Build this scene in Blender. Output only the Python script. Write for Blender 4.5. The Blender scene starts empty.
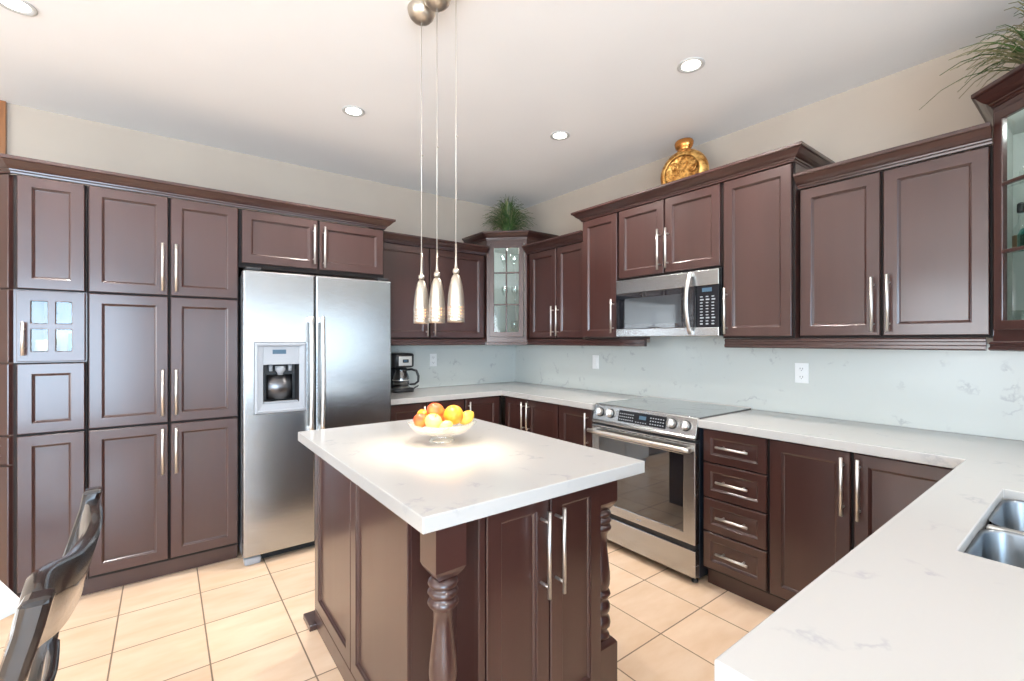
import bpy, bmesh, math, random
from mathutils import Vector, Matrix
random.seed(7)
PI = math.pi
C = bpy.context.scene.collection
sc = bpy.context.scene

# ------------------------------------------------------------------ camera
cam_d = bpy.data.cameras.new('camera'); cam = bpy.data.objects.new('camera', cam_d); C.objects.link(cam)
cam_d.sensor_width = 36.0; cam_d.lens = 457.44 / 1024 * 36.0
cam_d.clip_start = 0.05; cam_d.clip_end = 200
cam.location = (-2.968, -3.842, 1.348)
cam.rotation_euler = (PI / 2, 0, math.radians(52.816 - 90))
sc.camera = cam

# ------------------------------------------------------------------ look
sc.view_settings.view_transform = 'Standard'; sc.view_settings.look = 'None'
sc.view_settings.gamma = 1.0; sc.view_settings.use_curve_mapping = False
sc.view_settings.exposure = 0.25
sc.cycles.max_bounces = 10; sc.cycles.diffuse_bounces = 5; sc.cycles.glossy_bounces = 5
sc.cycles.transparent_max_bounces = 16; sc.cycles.transmission_bounces = 8
sc.cycles.sample_clamp_indirect = 6.0

# ------------------------------------------------------------------ sky
world = bpy.data.worlds.new('sky'); sc.world = world; world.use_nodes = True
wn = world.node_tree.nodes; wl = world.node_tree.links; wn.clear()
wo = wn.new('ShaderNodeOutputWorld'); wb = wn.new('ShaderNodeBackground')
wtc = wn.new('ShaderNodeTexCoord'); wsep = wn.new('ShaderNodeSeparateXYZ'); wr = wn.new('ShaderNodeValToRGB')
wl.new(wtc.outputs['Generated'], wsep.inputs[0])
wma = wn.new('ShaderNodeMath'); wma.operation = 'MULTIPLY_ADD'; wma.inputs[1].default_value = .5; wma.inputs[2].default_value = .5
wl.new(wsep.outputs['Z'], wma.inputs[0]); wl.new(wma.outputs[0], wr.inputs[0])
cr = wr.color_ramp; cr.elements[0].position = 0.0; cr.elements[0].color = (.30, .26, .20, 1)
cr.elements[1].position = 1.0; cr.elements[1].color = (.50, .72, 1.0, 1)
for p, c in ((.495, (.34, .32, .26, 1)), (.505, (.85, .92, 1.0, 1)), (.62, (.70, .85, 1.0, 1))):
    e = cr.elements.new(p); e.color = c
wl.new(wr.outputs[0], wb.inputs[0]); wb.inputs[1].default_value = 2.4
wl.new(wb.outputs[0], wo.inputs[0])

# ------------------------------------------------------------------ daylight through the windows
def area(name, loc, rot, sx, sy, power, col, spread=PI):
    l = bpy.data.lights.new(name, 'AREA'); l.shape = 'RECTANGLE'; l.size = sx; l.size_y = sy
    l.energy = power; l.color = col; l.spread = spread
    o = bpy.data.objects.new(name, l); C.objects.link(o); o.location = loc; o.rotation_euler = rot
    return o
DAY = (.58, .78, 1.0)
area('daylight_window_1', (.75, -7.42, 1.08), (PI / 2 + .4, 0, 0), 7.3, 1.7, 90, DAY)              # shines +y
area('daylight_patio_door', (-4.9, -7.42, 1.2), (PI / 2 + .25, 0, 0), 2.9, 2.1, 270, DAY)               # shines +y
area('daylight_side_window', (-6.92, -3.4, 1.45), (PI / 2 + .5, 0, -PI / 2), 3.4, 1.7, 130, (.90, .94, 1.0))   # shines +x

# ------------------------------------------------------------------ materials
MATS = {}
def mat(name, col=(.5, .5, .5), rough=.5, metal=0.0, spec=.5, coat=0.0, coat_rough=.1, emit=None, estr=0.0, aniso=0.0):
    m = bpy.data.materials.new(name); m.use_nodes = True
    b = m.node_tree.nodes['Principled BSDF']
    b.inputs['Base Color'].default_value = (*col, 1); b.inputs['Roughness'].default_value = rough
    b.inputs['Metallic'].default_value = metal; b.inputs['Specular IOR Level'].default_value = spec
    b.inputs['Coat Weight'].default_value = coat; b.inputs['Coat Roughness'].default_value = coat_rough
    b.inputs['Anisotropic'].default_value = aniso
    if emit:
        b.inputs['Emission Color'].default_value = (*emit, 1); b.inputs['Emission Strength'].default_value = estr
    MATS[name] = m
    return m
def nodes(m): return m.node_tree.nodes, m.node_tree.links, m.node_tree.nodes['Principled BSDF']
def noise_col(m, c1, c2, scale=(1, 1, 1), nscale=5, detail=4, lo=.35, hi=.65, rough=None, bump=0, world=True):
    n, l, b = nodes(m)
    tc = n.new('ShaderNodeNewGeometry') if world else n.new('ShaderNodeTexCoord')
    mp = n.new('ShaderNodeMapping'); mp.inputs['Scale'].default_value = scale
    l.new(tc.outputs['Position' if world else 'Object'], mp.inputs[0])
    ns = n.new('ShaderNodeTexNoise'); ns.inputs['Scale'].default_value = nscale; ns.inputs['Detail'].default_value = detail
    l.new(mp.outputs[0], ns.inputs['Vector'])
    r = n.new('ShaderNodeValToRGB'); r.color_ramp.elements[0].position = lo; r.color_ramp.elements[1].position = hi
    r.color_ramp.elements[0].color = (*c1, 1); r.color_ramp.elements[1].color = (*c2, 1)
    l.new(ns.outputs[0], r.inputs[0]); l.new(r.outputs[0], b.inputs['Base Color'])
    if rough:
        rr = n.new('ShaderNodeMapRange'); rr.inputs[3].default_value = rough[0]; rr.inputs[4].default_value = rough[1]
        l.new(ns.outputs[0], rr.inputs[0]); l.new(rr.outputs[0], b.inputs['Roughness'])
    if bump:
        bp = n.new('ShaderNodeBump'); bp.inputs['Strength'].default_value = bump; bp.inputs['Distance'].default_value = .002
        l.new(ns.outputs[0], bp.inputs['Height']); l.new(bp.outputs[0], b.inputs['Normal'])
    return m

CAB = mat('espresso_lacquer', (.05, .022, .019), .36, spec=.5, coat=.8, coat_rough=.17)
noise_col(CAB, (.040, .0138, .011), (.051, .018, .0145), (1, 1, .12), 9, 3, .3, .7, rough=(.30, .40))
GAP_SHADE = mat('door_gap_shade', (.012, .007, .006), .6, spec=.3)  # near-black for carcass fronts: shade between the doors painted in as colour
INSIDE = mat('cabinet_inside_grey', (.52, .54, .52), .5)
STEEL = mat('brushed_steel', (.55, .55, .55), .25, 1.0, aniso=.5)
noise_col(STEEL, (.44, .45, .455), (.51, .52, .525), (1, 1, 40), 12, 3, .3, .7, rough=(.20, .30))
STEELH = mat('satin_steel', (.72, .70, .67), .38, 1.0)
NICKEL = mat('brushed_nickel', (.60, .54, .46), .36, 1.0)
CHROME = mat('chrome', (.85, .85, .86), .08, 1.0)
BLACKG = mat('black_glass', (.010, .011, .014), .03, spec=1.0, coat=1.0, coat_rough=.02)
BLACKD = mat('black_display', (.012, .012, .015), .25, spec=.25)
BLACKP = mat('black_plastic', (.018, .018, .02), .38)
DARKBL = mat('dark_enamel', (.016, .022, .035), .35)
GREYP = mat('grey_plastic', (.33, .35, .38), .35)
WHITEP = mat('white_plastic', (.85, .86, .85), .35)
PAINTW = mat('wall_paint_beige', (.46, .40, .33), .75); noise_col(PAINTW, (.50, .42, .345), (.53, .45, .37), (1, 1, 1), 3, 3, .3, .7)
CEIL = mat('ceiling_paint', (.88, .88, .88), .8); noise_col(CEIL, (.87, .87, .87), (.89, .89, .89), (1, 1, 1), 2, 2, .3, .7)
OAK = mat('honey_wood', (.42, .17, .05), .4); noise_col(OAK, (.24, .09, .03), (.36, .15, .05), (8, 8, .6), 5, 5, .3, .7)
GOLD = mat('antique_gold', (.85, .48, .12), .33, .85)
noise_col(GOLD, (.45, .19, .04), (.90, .55, .18), (1, 1, 1), 38, 3, .38, .62, bump=.8)
BLKL = mat('black_lacquer', (.014, .009, .008), .16, spec=.5, coat=.6, coat_rough=.05)
SEATM = mat('cream_seat', (.7, .62, .5), .7)
PLATE = mat('label_white', (.8, .8, .8), .4)

def quartz(name, base, vein, gscale, gloss):
    m = mat(name, base, gloss, spec=.5)
    n, l, b = nodes(m)
    g = n.new('ShaderNodeNewGeometry')
    n1 = n.new('ShaderNodeTexNoise'); n1.inputs['Scale'].default_value = 2.2 * gscale; n1.inputs['Detail'].default_value = 6; n1.inputs['Roughness'].default_value = .6
    l.new(g.outputs['Position'], n1.inputs['Vector'])
    # thin broken veins: ridge of a distorted noise, masked by a second noise
    s = n.new('ShaderNodeMath'); s.operation = 'SUBTRACT'; s.inputs[1].default_value = .5; l.new(n1.outputs[0], s.inputs[0])
    a = n.new('ShaderNodeMath'); a.operation = 'ABSOLUTE'; l.new(s.outputs[0], a.inputs[0])
    r = n.new('ShaderNodeMapRange'); r.inputs[1].default_value = 0; r.inputs[2].default_value = .022; r.inputs[3].default_value = 1; r.inputs[4].default_value = 0
    l.new(a.outputs[0], r.inputs[0])
    n2 = n.new('ShaderNodeTexNoise'); n2.inputs['Scale'].default_value = 5.5 * gscale; n2.inputs['Detail'].default_value = 2
    l.new(g.outputs['Position'], n2.inputs['Vector'])
    r2 = n.new('ShaderNodeMapRange'); r2.inputs[1].default_value = .56; r2.inputs[2].default_value = .66; l.new(n2.outputs[0], r2.inputs[0])
    mu = n.new('ShaderNodeMath'); mu.operation = 'MULTIPLY'; l.new(r.outputs[0], mu.inputs[0]); l.new(r2.outputs[0], mu.inputs[1])
    mx = n.new('ShaderNodeMix'); mx.data_type = 'RGBA'
    mx.inputs['A'].default_value = (*base, 1); mx.inputs['B'].default_value = (*vein, 1); l.new(mu.outputs[0], mx.inputs['Factor'])
    l.new(mx.outputs['Result'], b.inputs['Base Color'])
    return m
QUARTZ = quartz('white_quartz', (.465, .455, .44), (.385, .385, .39), 1.5, .16)
SPLASH = quartz('pale_quartz_slab', (.60, .63, .60), (.44, .46, .46), 1.6, .22)

TILE = mat('ceramic_floor_tile', (.75, .55, .38), .22, spec=.5)
def tile_nodes():
    n, l, b = nodes(TILE)
    g = n.new('ShaderNodeNewGeometry')
    sp = n.new('ShaderNodeSeparateXYZ'); l.new(g.outputs['Position'], sp.inputs[0])
    def grid(axis, off, pitch, w):
        a = n.new('ShaderNodeMath'); a.operation = 'SUBTRACT'; a.inputs[1].default_value = off; l.new(sp.outputs[axis], a.inputs[0])
        d = n.new('ShaderNodeMath'); d.operation = 'DIVIDE'; d.inputs[1].default_value = pitch; l.new(a.outputs[0], d.inputs[0])
        f = n.new('ShaderNodeMath'); f.operation = 'FLOOR'; l.new(d.outputs[0], f.inputs[0])
        fr = n.new('ShaderNodeMath'); fr.operation = 'FRACT'; l.new(d.outputs[0], fr.inputs[0])
        c = n.new('ShaderNodeMath'); c.operation = 'SUBTRACT'; c.inputs[1].default_value = .5; l.new(fr.outputs[0], c.inputs[0])
        ab = n.new('ShaderNodeMath'); ab.operation = 'ABSOLUTE'; l.new(c.outputs[0], ab.inputs[0])
        gt = n.new('ShaderNodeMath'); gt.operation = 'GREATER_THAN'; gt.inputs[1].default_value = .5 - w / pitch / 2; l.new(ab.outputs[0], gt.inputs[0])
        return gt, f
    gx, fx = grid(0, -3.150, .333, .006); gy, fy = grid(1, -.890, .338, .006)
    mxx = n.new('ShaderNodeMath'); mxx.operation = 'MAXIMUM'; l.new(gx.outputs[0], mxx.inputs[0]); l.new(gy.outputs[0], mxx.inputs[1])
    cb = n.new('ShaderNodeCombineXYZ'); l.new(fx.outputs[0], cb.inputs[0]); l.new(fy.outputs[0], cb.inputs[1])
    wnz = n.new('ShaderNodeTexWhiteNoise'); l.new(cb.outputs[0], wnz.inputs['Vector'])
    ad = n.new('ShaderNodeVectorMath'); ad.operation = 'MULTIPLY_ADD'; ad.inputs[1].default_value = (7, 5, 3)
    l.new(wnz.outputs['Color'], ad.inputs[0]); l.new(g.outputs['Position'], ad.inputs[2])
    mp = n.new('ShaderNodeMapping'); mp.inputs['Scale'].default_value = (1.4, 4, 1); mp.inputs['Rotation'].default_value = (0, 0, .6); l.new(ad.outputs[0], mp.inputs[0])
    ns = n.new('ShaderNodeTexNoise'); ns.inputs['Scale'].default_value = 3.0; ns.inputs['Detail'].default_value = 6; l.new(mp.outputs[0], ns.inputs['Vector'])
    r = n.new('ShaderNodeValToRGB'); r.color_ramp.elements[0].position = .3; r.color_ramp.elements[1].position = .7
    r.color_ramp.elements[0].color = (.76, .54, .365, 1); r.color_ramp.elements[1].color = (.84, .64, .47, 1); l.new(ns.outputs[0], r.inputs[0])
    hs = n.new('ShaderNodeHueSaturation'); l.new(r.outputs[0], hs.inputs['Color'])
    mr = n.new('ShaderNodeMapRange'); mr.inputs[3].default_value = .95; mr.inputs[4].default_value = 1.05; l.new(wnz.outputs['Value'], mr.inputs[0]); l.new(mr.outputs[0], hs.inputs['Value'])
    mx = n.new('ShaderNodeMix'); mx.data_type = 'RGBA'; l.new(mxx.outputs[0], mx.inputs['Factor']); l.new(hs.outputs[0], mx.inputs['A'])
    mx.inputs['B'].default_value = (.22, .15, .10, 1)
    l.new(mx.outputs['Result'], b.inputs['Base Color'])
    rr = n.new('ShaderNodeMapRange'); rr.inputs[3].default_value = .22; rr.inputs[4].default_value = .7; l.new(mxx.outputs[0], rr.inputs[0]); l.new(rr.outputs[0], b.inputs['Roughness'])
    bp = n.new('ShaderNodeBump'); bp.invert = True; bp.inputs['Distance'].default_value = .002; bp.inputs['Strength'].default_value = .5
    l.new(mxx.outputs[0], bp.inputs['Height']); l.new(bp.outputs[0], b.inputs['Normal'])
tile_nodes()

def thin_glass(name, tint=(.95, .98, .97), rough=.02, fres=1.0, base=.0):
    m = bpy.data.materials.new(name); m.use_nodes = True; n = m.node_tree.nodes; l = m.node_tree.links; n.clear()
    o = n.new('ShaderNodeOutputMaterial'); mx = n.new('ShaderNodeMixShader'); t = n.new('ShaderNodeBsdfTransparent'); g = n.new('ShaderNodeBsdfGlossy')
    t.inputs[0].default_value = (*tint, 1); g.inputs['Roughness'].default_value = rough; g.inputs[0].default_value = (1, 1, 1, 1)
    f = n.new('ShaderNodeFresnel'); f.inputs[0].default_value = 1.5
    a = n.new('ShaderNodeMath'); a.operation = 'MULTIPLY_ADD'; a.inputs[1].default_value = fres; a.inputs[2].default_value = base; a.use_clamp = True
    ge = n.new('ShaderNodeNewGeometry'); iv = n.new('ShaderNodeMath'); iv.operation = 'SUBTRACT'; iv.inputs[0].default_value = 1; l.new(ge.outputs['Backfacing'], iv.inputs[1])
    fm = n.new('ShaderNodeMath'); fm.operation = 'MULTIPLY'; l.new(a.outputs[0], fm.inputs[0]); l.new(iv.outputs[0], fm.inputs[1])
    l.new(f.outputs[0], a.inputs[0]); l.new(fm.outputs[0], mx.inputs[0]); l.new(t.outputs[0], mx.inputs[1]); l.new(g.outputs[0], mx.inputs[2]); l.new(mx.outputs[0], o.inputs[0])
    MATS[name] = m; return m
PANE = thin_glass('cabinet_glass', (.93, .97, .96), .02, 1.0, .02)
CUT = thin_glass('cut_glass', (.93, .95, .94), .10, 1.2, .10)
CLEAR = thin_glass('window_glass', (.97, .99, .99), .0, 1.0, .0)
BOWLG = thin_glass('pressed_glass', (.93, .94, .92), .12, 1.0, .06)
def frost(m, w):
    n = m.node_tree.nodes; l = m.node_tree.links
    o = [x for x in n if x.type == 'OUTPUT_MATERIAL'][0]; src = o.inputs[0].links[0].from_socket
    tr = n.new('ShaderNodeBsdfTranslucent'); tr.inputs[0].default_value = (.95, .93, .88, 1)
    df = n.new('ShaderNodeBsdfDiffuse'); df.inputs[0].default_value = (.95, .93, .88, 1)
    m1 = n.new('ShaderNodeMixShader'); m1.inputs[0].default_value = .5; l.new(tr.outputs[0], m1.inputs[1]); l.new(df.outputs[0], m1.inputs[2])
    m2 = n.new('ShaderNodeMixShader'); m2.inputs[0].default_value = w; l.new(src, m2.inputs[1]); l.new(m1.outputs[0], m2.inputs[2]); l.new(m2.outputs[0], o.inputs[0])
frost(BOWLG, .20)
TEAL = thin_glass('teal_glass', (.15, .62, .60), .05, 1.2, .1)
SMOKE = thin_glass('smoked_carafe_glass', (.35, .37, .40), .04, 1.4, .15)
BULB = mat('lit_bulb', (1, .8, .5), .5, emit=(1, .42, .16), estr=1.8)
POT = mat('lit_downlight_lens', (1, 1, 1), .5, emit=(1, .96, .88), estr=6)
LCD = mat('lit_display', (.03, .06, .09), .3, emit=(.25, .55, .9), estr=.1)
HOLE = mat('dark_slot', (.02, .02, .02), .8)

# ------------------------------------------------------------------ mesh helpers
class MB:
    """collects shapes for ONE mesh object"""
    def __init__(s): s.bm = bmesh.new(); s.mi = 0; s.mats = []
    def use(s, m):
        if m not in s.mats: s.mats.append(m)
        s.mi = s.mats.index(m); return s
    def _tag(s, faces, smooth=False):
        for f in faces: f.material_index = s.mi; f.smooth = smooth
    def box(s, x0, x1, y0, y1, z0, z1, bev=0, M=None):
        vs = [s.bm.verts.new((x, y, z)) for x in (x0, x1) for y in (y0, y1) for z in (z0, z1)]
        fs = [s.bm.faces.new([vs[i] for i in q]) for q in ((0, 1, 3, 2), (4, 6, 7, 5), (0, 4, 5, 1), (2, 3, 7, 6), (0, 2, 6, 4), (1, 5, 7, 3))]
        s._tag(fs)
        if bev:
            es = list({e for f in fs for e in f.edges})
            r = bmesh.ops.bevel(s.bm, geom=es, offset=bev, segments=2, profile=.5, affect='EDGES')
            s._tag(r['faces'])
            vs = list({v for v in vs if v.is_valid} | {v for f in r['faces'] for v in f.verts})
        if M is not None: bmesh.ops.transform(s.bm, matrix=M, verts=[v for v in vs if v.is_valid])
        return s
    def loft(s, rings, cap0=True, cap1=True, smooth=False, closed=True):
        R = [[s.bm.verts.new(p) for p in r] for r in rings]; fs = []
        for a, b in zip(R, R[1:]):
            n = len(a)
            for i in range(n if closed else n - 1):
                j = (i + 1) % n
                fs.append(s.bm.faces.new((a[i], a[j], b[j], b[i])))
        s._tag(fs, smooth); caps = []
        if cap0: caps.append(s.bm.faces.new(R[0][::-1]))
        if cap1: caps.append(s.bm.faces.new(R[-1]))
        s._tag(caps, False)
        return R
    def lathe(s, prof, seg=24, c=(0, 0, 0), cap0=False, cap1=False, sx=1, sy=1, M=None):
        rings = []
        for r, z in prof:
            rings.append([Vector((c[0] + sx * r * math.cos(2 * PI * i / seg), c[1] + sy * r * math.sin(2 * PI * i / seg), c[2] + z)) for i in range(seg)])
        if M is not None: rings = [[M @ p for p in r] for r in rings]
        s.loft(rings, cap0, cap1, True); return s
    def tube(s, pts, r, seg=8, caps=True):
        pts = [Vector(p) for p in pts]; rings = []
        rr = r if isinstance(r, (list, tuple)) else [r] * len(pts)
        up = None
        for i, p in enumerate(pts):
            d = (pts[min(i + 1, len(pts) - 1)] - pts[max(i - 1, 0)]).normalized()
            if up is None:
                up = Vector((0, 0, 1)) if abs(d.z) < .9 else Vector((1, 0, 0))
            a = d.cross(up).normalized(); b = a.cross(d).normalized(); up = b
            rings.append([p + rr[i] * (math.cos(2 * PI * k / seg) * a + math.sin(2 * PI * k / seg) * b) for k in range(seg)])
        s.loft(rings, caps, caps, True); return s
    def poly(s, pts, z0, z1):
        s.loft([[(p[0], p[1], z0) for p in pts], [(p[0], p[1], z1) for p in pts]]); return s
    def cells(s, xs, ys, z0, z1, inside):
        V = {}
        def v(i, j, z):
            k = (i, j, z)
            if k not in V: V[k] = s.bm.verts.new((xs[i], ys[j], z))
            return V[k]
        fs = []
        nx, ny = len(xs) - 1, len(ys) - 1
        I = lambda i, j: 0 <= i < nx and 0 <= j < ny and inside((xs[i] + xs[i + 1]) / 2, (ys[j] + ys[j + 1]) / 2)
        for i in range(nx):
            for j in range(ny):
                if not I(i, j): continue
                fs.append(s.bm.faces.new((v(i, j, z1), v(i + 1, j, z1), v(i + 1, j + 1, z1), v(i, j + 1, z1))))
                fs.append(s.bm.faces.new((v(i, j + 1, z0), v(i + 1, j + 1, z0), v(i + 1, j, z0), v(i, j, z0))))
                for di, dj, a, b in ((-1, 0, (i, j + 1), (i, j)), (1, 0, (i + 1, j), (i + 1, j + 1)), (0, -1, (i, j), (i + 1, j)), (0, 1, (i + 1, j + 1), (i, j + 1))):
                    if not I(i + di, j + dj):
                        fs.append(s.bm.faces.new((v(*a, z0), v(*b, z0), v(*b, z1), v(*a, z1))))
        s._tag(fs); return s
    def door(s, x0, x1, z0, z1, y=0, t=.02, frame=.050, raised=False):
        """panel door: front face at y, thickness t into +y"""
        def ring(i, d): return [(x0 + i, y + d, z0 + i), (x1 - i, y + d, z0 + i), (x1 - i, y + d, z1 - i), (x0 + i, y + d, z1 - i)]
        f = min(frame, (x1 - x0) * .28, (z1 - z0) * .28)
        rs = [ring(0, t), ring(0, .003), ring(.003, 0), ring(f, 0), ring(f + .002, .0012), ring(f + .003, .006), ring(f + .006, .0075), ring(f + .010, .012), ring(f + .012, .0125)]
        if raised: rs += [ring(f + .03, .011), ring(f + .045, .005)]
        s.loft(rs); return s
    def build(s, name, m=None, parent=None, bevel=0, loc=None, rot=None):
        bmesh.ops.recalc_face_normals(s.bm, faces=s.bm.faces)
        me = bpy.data.meshes.new(name); s.bm.to_mesh(me); s.bm.free()
        if s.mats:
            for q in s.mats: me.materials.append(q)
        elif m: me.materials.append(m)
        o = bpy.data.objects.new(name, me); C.objects.link(o)
        if parent: o.parent = parent
        if loc: o.location = loc
        if rot: o.rotation_euler = rot
        if bevel:
            b = o.modifiers.new('bevel', 'BEVEL'); b.width = bevel; b.segments = 2; b.limit_method = 'ANGLE'; b.angle_limit = .6
        return o

def tag(o, label, cat, group=None):
    o['label'] = label; o['category'] = cat
    if group: o['group'] = group
    return o
def thing(name, label, cat, loc=(0, 0, 0), rz=0, group=None):
    o = bpy.data.objects.new(name, None); C.objects.link(o); o.empty_display_size = .1
    o.location = loc; o.rotation_euler = (0, 0, rz)
    return tag(o, label, cat, group)
def struct(o): o['kind'] = 'structure'; return o
def copy_tree(o, parent=None):
    c = o.copy(); C.objects.link(c)
    if parent: c.parent = parent
    for ch in list(o.children): copy_tree(ch, c)
    return c

def sweep(mb, path, prof):
    """profile (outwards, up) swept along a plan path with mitred corners; outwards = right-hand side of travel"""
    P = [Vector((p[0], p[1])) for p in path]; z = path[0][2]
    rings = []
    for i, p in enumerate(P):
        d0 = (P[i] - P[i - 1]).normalized() if i else (P[1] - P[0]).normalized()
        d1 = (P[i + 1] - P[i]).normalized() if i < len(P) - 1 else d0
        n0 = Vector((d0.y, -d0.x)); n1 = Vector((d1.y, -d1.x))
        m = (n0 + n1).normalized(); k = 1 / max(m.dot(n0), .3)
        rings.append([(p.x + m.x * k * o, p.y + m.y * k * o, z + u) for o, u in prof])
    mb.loft(rings)
    return mb
CROWN = [(-.012, 0), (.004, 0), (.006, .008), (.012, .012), (.013, .018), (.022, .023), (.034, .033), (.044, .045), (.050, .052), (.058, .054), (.060, .058), (.060, .070), (-.012, .070)]
RAIL = [(-.018, 0), (.002, 0), (.010, .006), (.010, .018), (.004, .022), (.004, .034), (.008, .038), (.008, .046), (0, .052), (-.018, .052)]

# ------------------------------------------------------------------ room shell
H = 2.712
def wallbox(name, x0, x1, y0, y1, z0, z1, m, holes=()):
    """axis aligned wall with rectangular holes (a0,a1,z0,z1) along its long axis"""
    mb = MB(); alongx = (x1 - x0) > (y1 - y0)
    a0, a1 = (x0, x1) if alongx else (y0, y1)
    us = sorted({a0, a1, *[h[0] for h in holes], *[h[1] for h in holes]}); vs = sorted({z0, z1, *[h[2] for h in holes], *[h[3] for h in holes]})
    t0, t1 = (y0, y1) if alongx else (x0, x1)
    mb.cells(us, vs, t0, t1, lambda u, v: not any(h[0] < u < h[1] and h[2] < v < h[3] for h in holes))
    for v in mb.bm.verts:
        u, w, t = v.co
        v.co = (u, t, w) if alongx else (t, u, w)
    return struct(mb.build(name, m))
struct(MB().box(-7.1, 5.1, -7.6, .1, -.1, 0).build('floor', TILE))
struct(MB().box(-7.1, 5.1, -7.6, .1, H, H + .1).build('ceiling', CEIL))
wallbox('wall_back', -7.1, .1, 0, .12, 0, H, PAINTW)
wallbox('wall_right', 0, .12, -4.32, 0, 0, H, PAINTW)
wallbox('wall_family_room', .12, 5.1, -4.32, -4.2, 0, H, PAINTW)
wallbox('wall_east', 5.0, 5.12, -7.6, -4.32, 0, H, PAINTW)
wallbox('wall_sink', -.66, 0, -4.32, -4.2, 0, H, PAINTW)
wallbox('wall_patio', -7.1, 5.1, -7.62, -7.5, 0, H, PAINTW, [(-6.4, -3.4, .05, 2.3), (-3.0, 4.5, .2, 1.95)])
wallbox('wall_left', -7.12, -7.0, -7.6, .1, 0, H, PAINTW, [(-5.1, -1.7, .6, 2.3)])
def window(name, axis, a0, a1, z0, z1, t, n, hbar=None):
    """framed window; axis 'x' = runs along x at y=t"""
    e = bpy.data.objects.new(name, None); C.objects.link(e); struct(e)
    def P(mb, u0, u1, t0, t1, w0, w1):
        if axis == 'x': mb.box(u0, u1, t + t0, t + t1, w0, w1)
        else: mb.box(t + t0, t + t1, u0, u1, w0, w1)
    f = MB(); w = .06
    P(f, a0, a1, -.04, .04, z0, z0 + w); P(f, a0, a1, -.04, .04, z1 - w, z1)
    for k in range(n + 1):
        u = a0 + (a1 - a0 - w) * k / n; P(f, u, u + w, -.04, .04, z0, z1)
    fo = f.build('window_frame', WHITEP, e)
    g = MB(); P(g, a0, a1, -.004, .004, z0, z1); g.build('pane', CLEAR, e)
window('window_1', 'x', -3.0, 4.5, .2, 1.95, -7.55, 6)
window('window_2', 'x', -6.4, -3.4, .05, 2.3, -7.55, 2)
window('window_3', 'y', -5.1, -1.7, .6, 2.3, -7.05, 3)
struct(MB().box(-3.86, -3.692, -.02, .0, 0, H).build('trim_1', OAK))
def base(name, *b): struct(MB().box(*b, bev=.003).build(name, WHITEP))
base('baseboard_east', 4.984, 5.0, -7.49, -4.33, 0, .1)
base('baseboard_left', -7.0, -6.984, -7.4, -.02, 0, .1)
base('baseboard_back', -6.98, -4.3, -.016, 0, 0, .1)

# ------------------------------------------------------------------ cabinet builders
def bar_handle(parent, x, z0, z1, y=0, horiz=False, r=.0068, off=.033):
    """bar pull standing off the door front (front at y, pull towards -y)"""
    mb = MB()
    if horiz: # z0 = centre height, x..z1 span: pass x=(x0,x1)
        xa, xb = x; zc = z0
        mb.tube([(xa, y - off, zc), (xb, y - off, zc)], r, 10)
        for q in (xa + .03, xb - .03): mb.tube([(q, y, zc), (q, y - off, zc)], r * .75, 8)
    else:
        mb.tube([(x, y - off, z0), (x, y - off, z1)], r, 10)
        for q in (z0 + .035, z1 - .035): mb.tube([(x, y, q), (x, y - off, q)], r * .75, 8)
    return mb.build('handle', STEELH, parent)
def panel_door(parent, x0, x1, z0, z1, handle=None, frame=.050, raised=False, name='door', hz=None):
    o = MB().door(x0 + .0035, x1 - .0035, z0 + .001, z1 - .001, 0, .02, frame, raised).build(name, CAB, parent)
    if handle is not None: bar_handle(o, handle[0], handle[1], handle[2])
    return o
def drawer(parent, x0, x1, z0, z1, hx):
    o = MB().door(x0 + .0035, x1 - .0035, z0 + .001, z1 - .001, 0, .02, .040).build('drawer', CAB, parent)
    bar_handle(o, hx, (z0 + z1) / 2 + .005, None, horiz=True)
    return o
def glass_door(parent, x0, x1, z0, z1, cols, rows, handle=None, frame=.055, mun=.018, m=None):
    """framed glass door; rows may be a list of muntin heights"""
    m = m or CAB
    mb = MB(); xs = [x0 + .0015, x0 + frame]; zs = [z0, z0 + frame]
    ix0, ix1, iz0, iz1 = x0 + frame, x1 - frame, z0 + frame, z1 - frame
    bx = [ix0 + (ix1 - ix0) * k / cols for k in range(1, cols)]
    bz = rows if isinstance(rows, (list, tuple)) else [iz0 + (iz1 - iz0) * k / rows for k in range(1, rows)]
    h = mun / 2
    us = sorted({x0 + .0015, ix0, ix1, x1 - .0015, *[q + d for q in bx for d in (-h, h)]}); vs = sorted({z0, iz0, iz1, z1, *[q + d for q in bz for d in (-h, h)]})
    def solid(u, v):
        if u < ix0 or u > ix1 or v < iz0 or v > iz1: return True
        return any(abs(u - q) < h for q in bx) or any(abs(v - q) < h for q in bz)
    mb.cells(us, vs, 0, .02, solid)
    for v in mb.bm.verts: v.co = (v.co.x, v.co.z, v.co.y)
    o = mb.build('door', m, parent, bevel=.003)
    g = MB().box(ix0 - .005, ix1 + .005, .009, .012, iz0 - .005, iz1 + .005).build('glass_pane', PANE, o)
    if handle is not None: bar_handle(o, *handle)
    return o
def body(parent, x0, x1, z0, z1, depth, y0=.021, name='carcass', m=None):
    mb = MB().use(m or CAB).box(x0, x1, y0, depth, z0, z1).use(GAP_SHADE)
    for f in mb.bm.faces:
        if abs(f.calc_center_median().y - y0) < 1e-6: f.material_index = 1  # front face only: painted gap shade
    return mb.build(name, None, parent)
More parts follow.
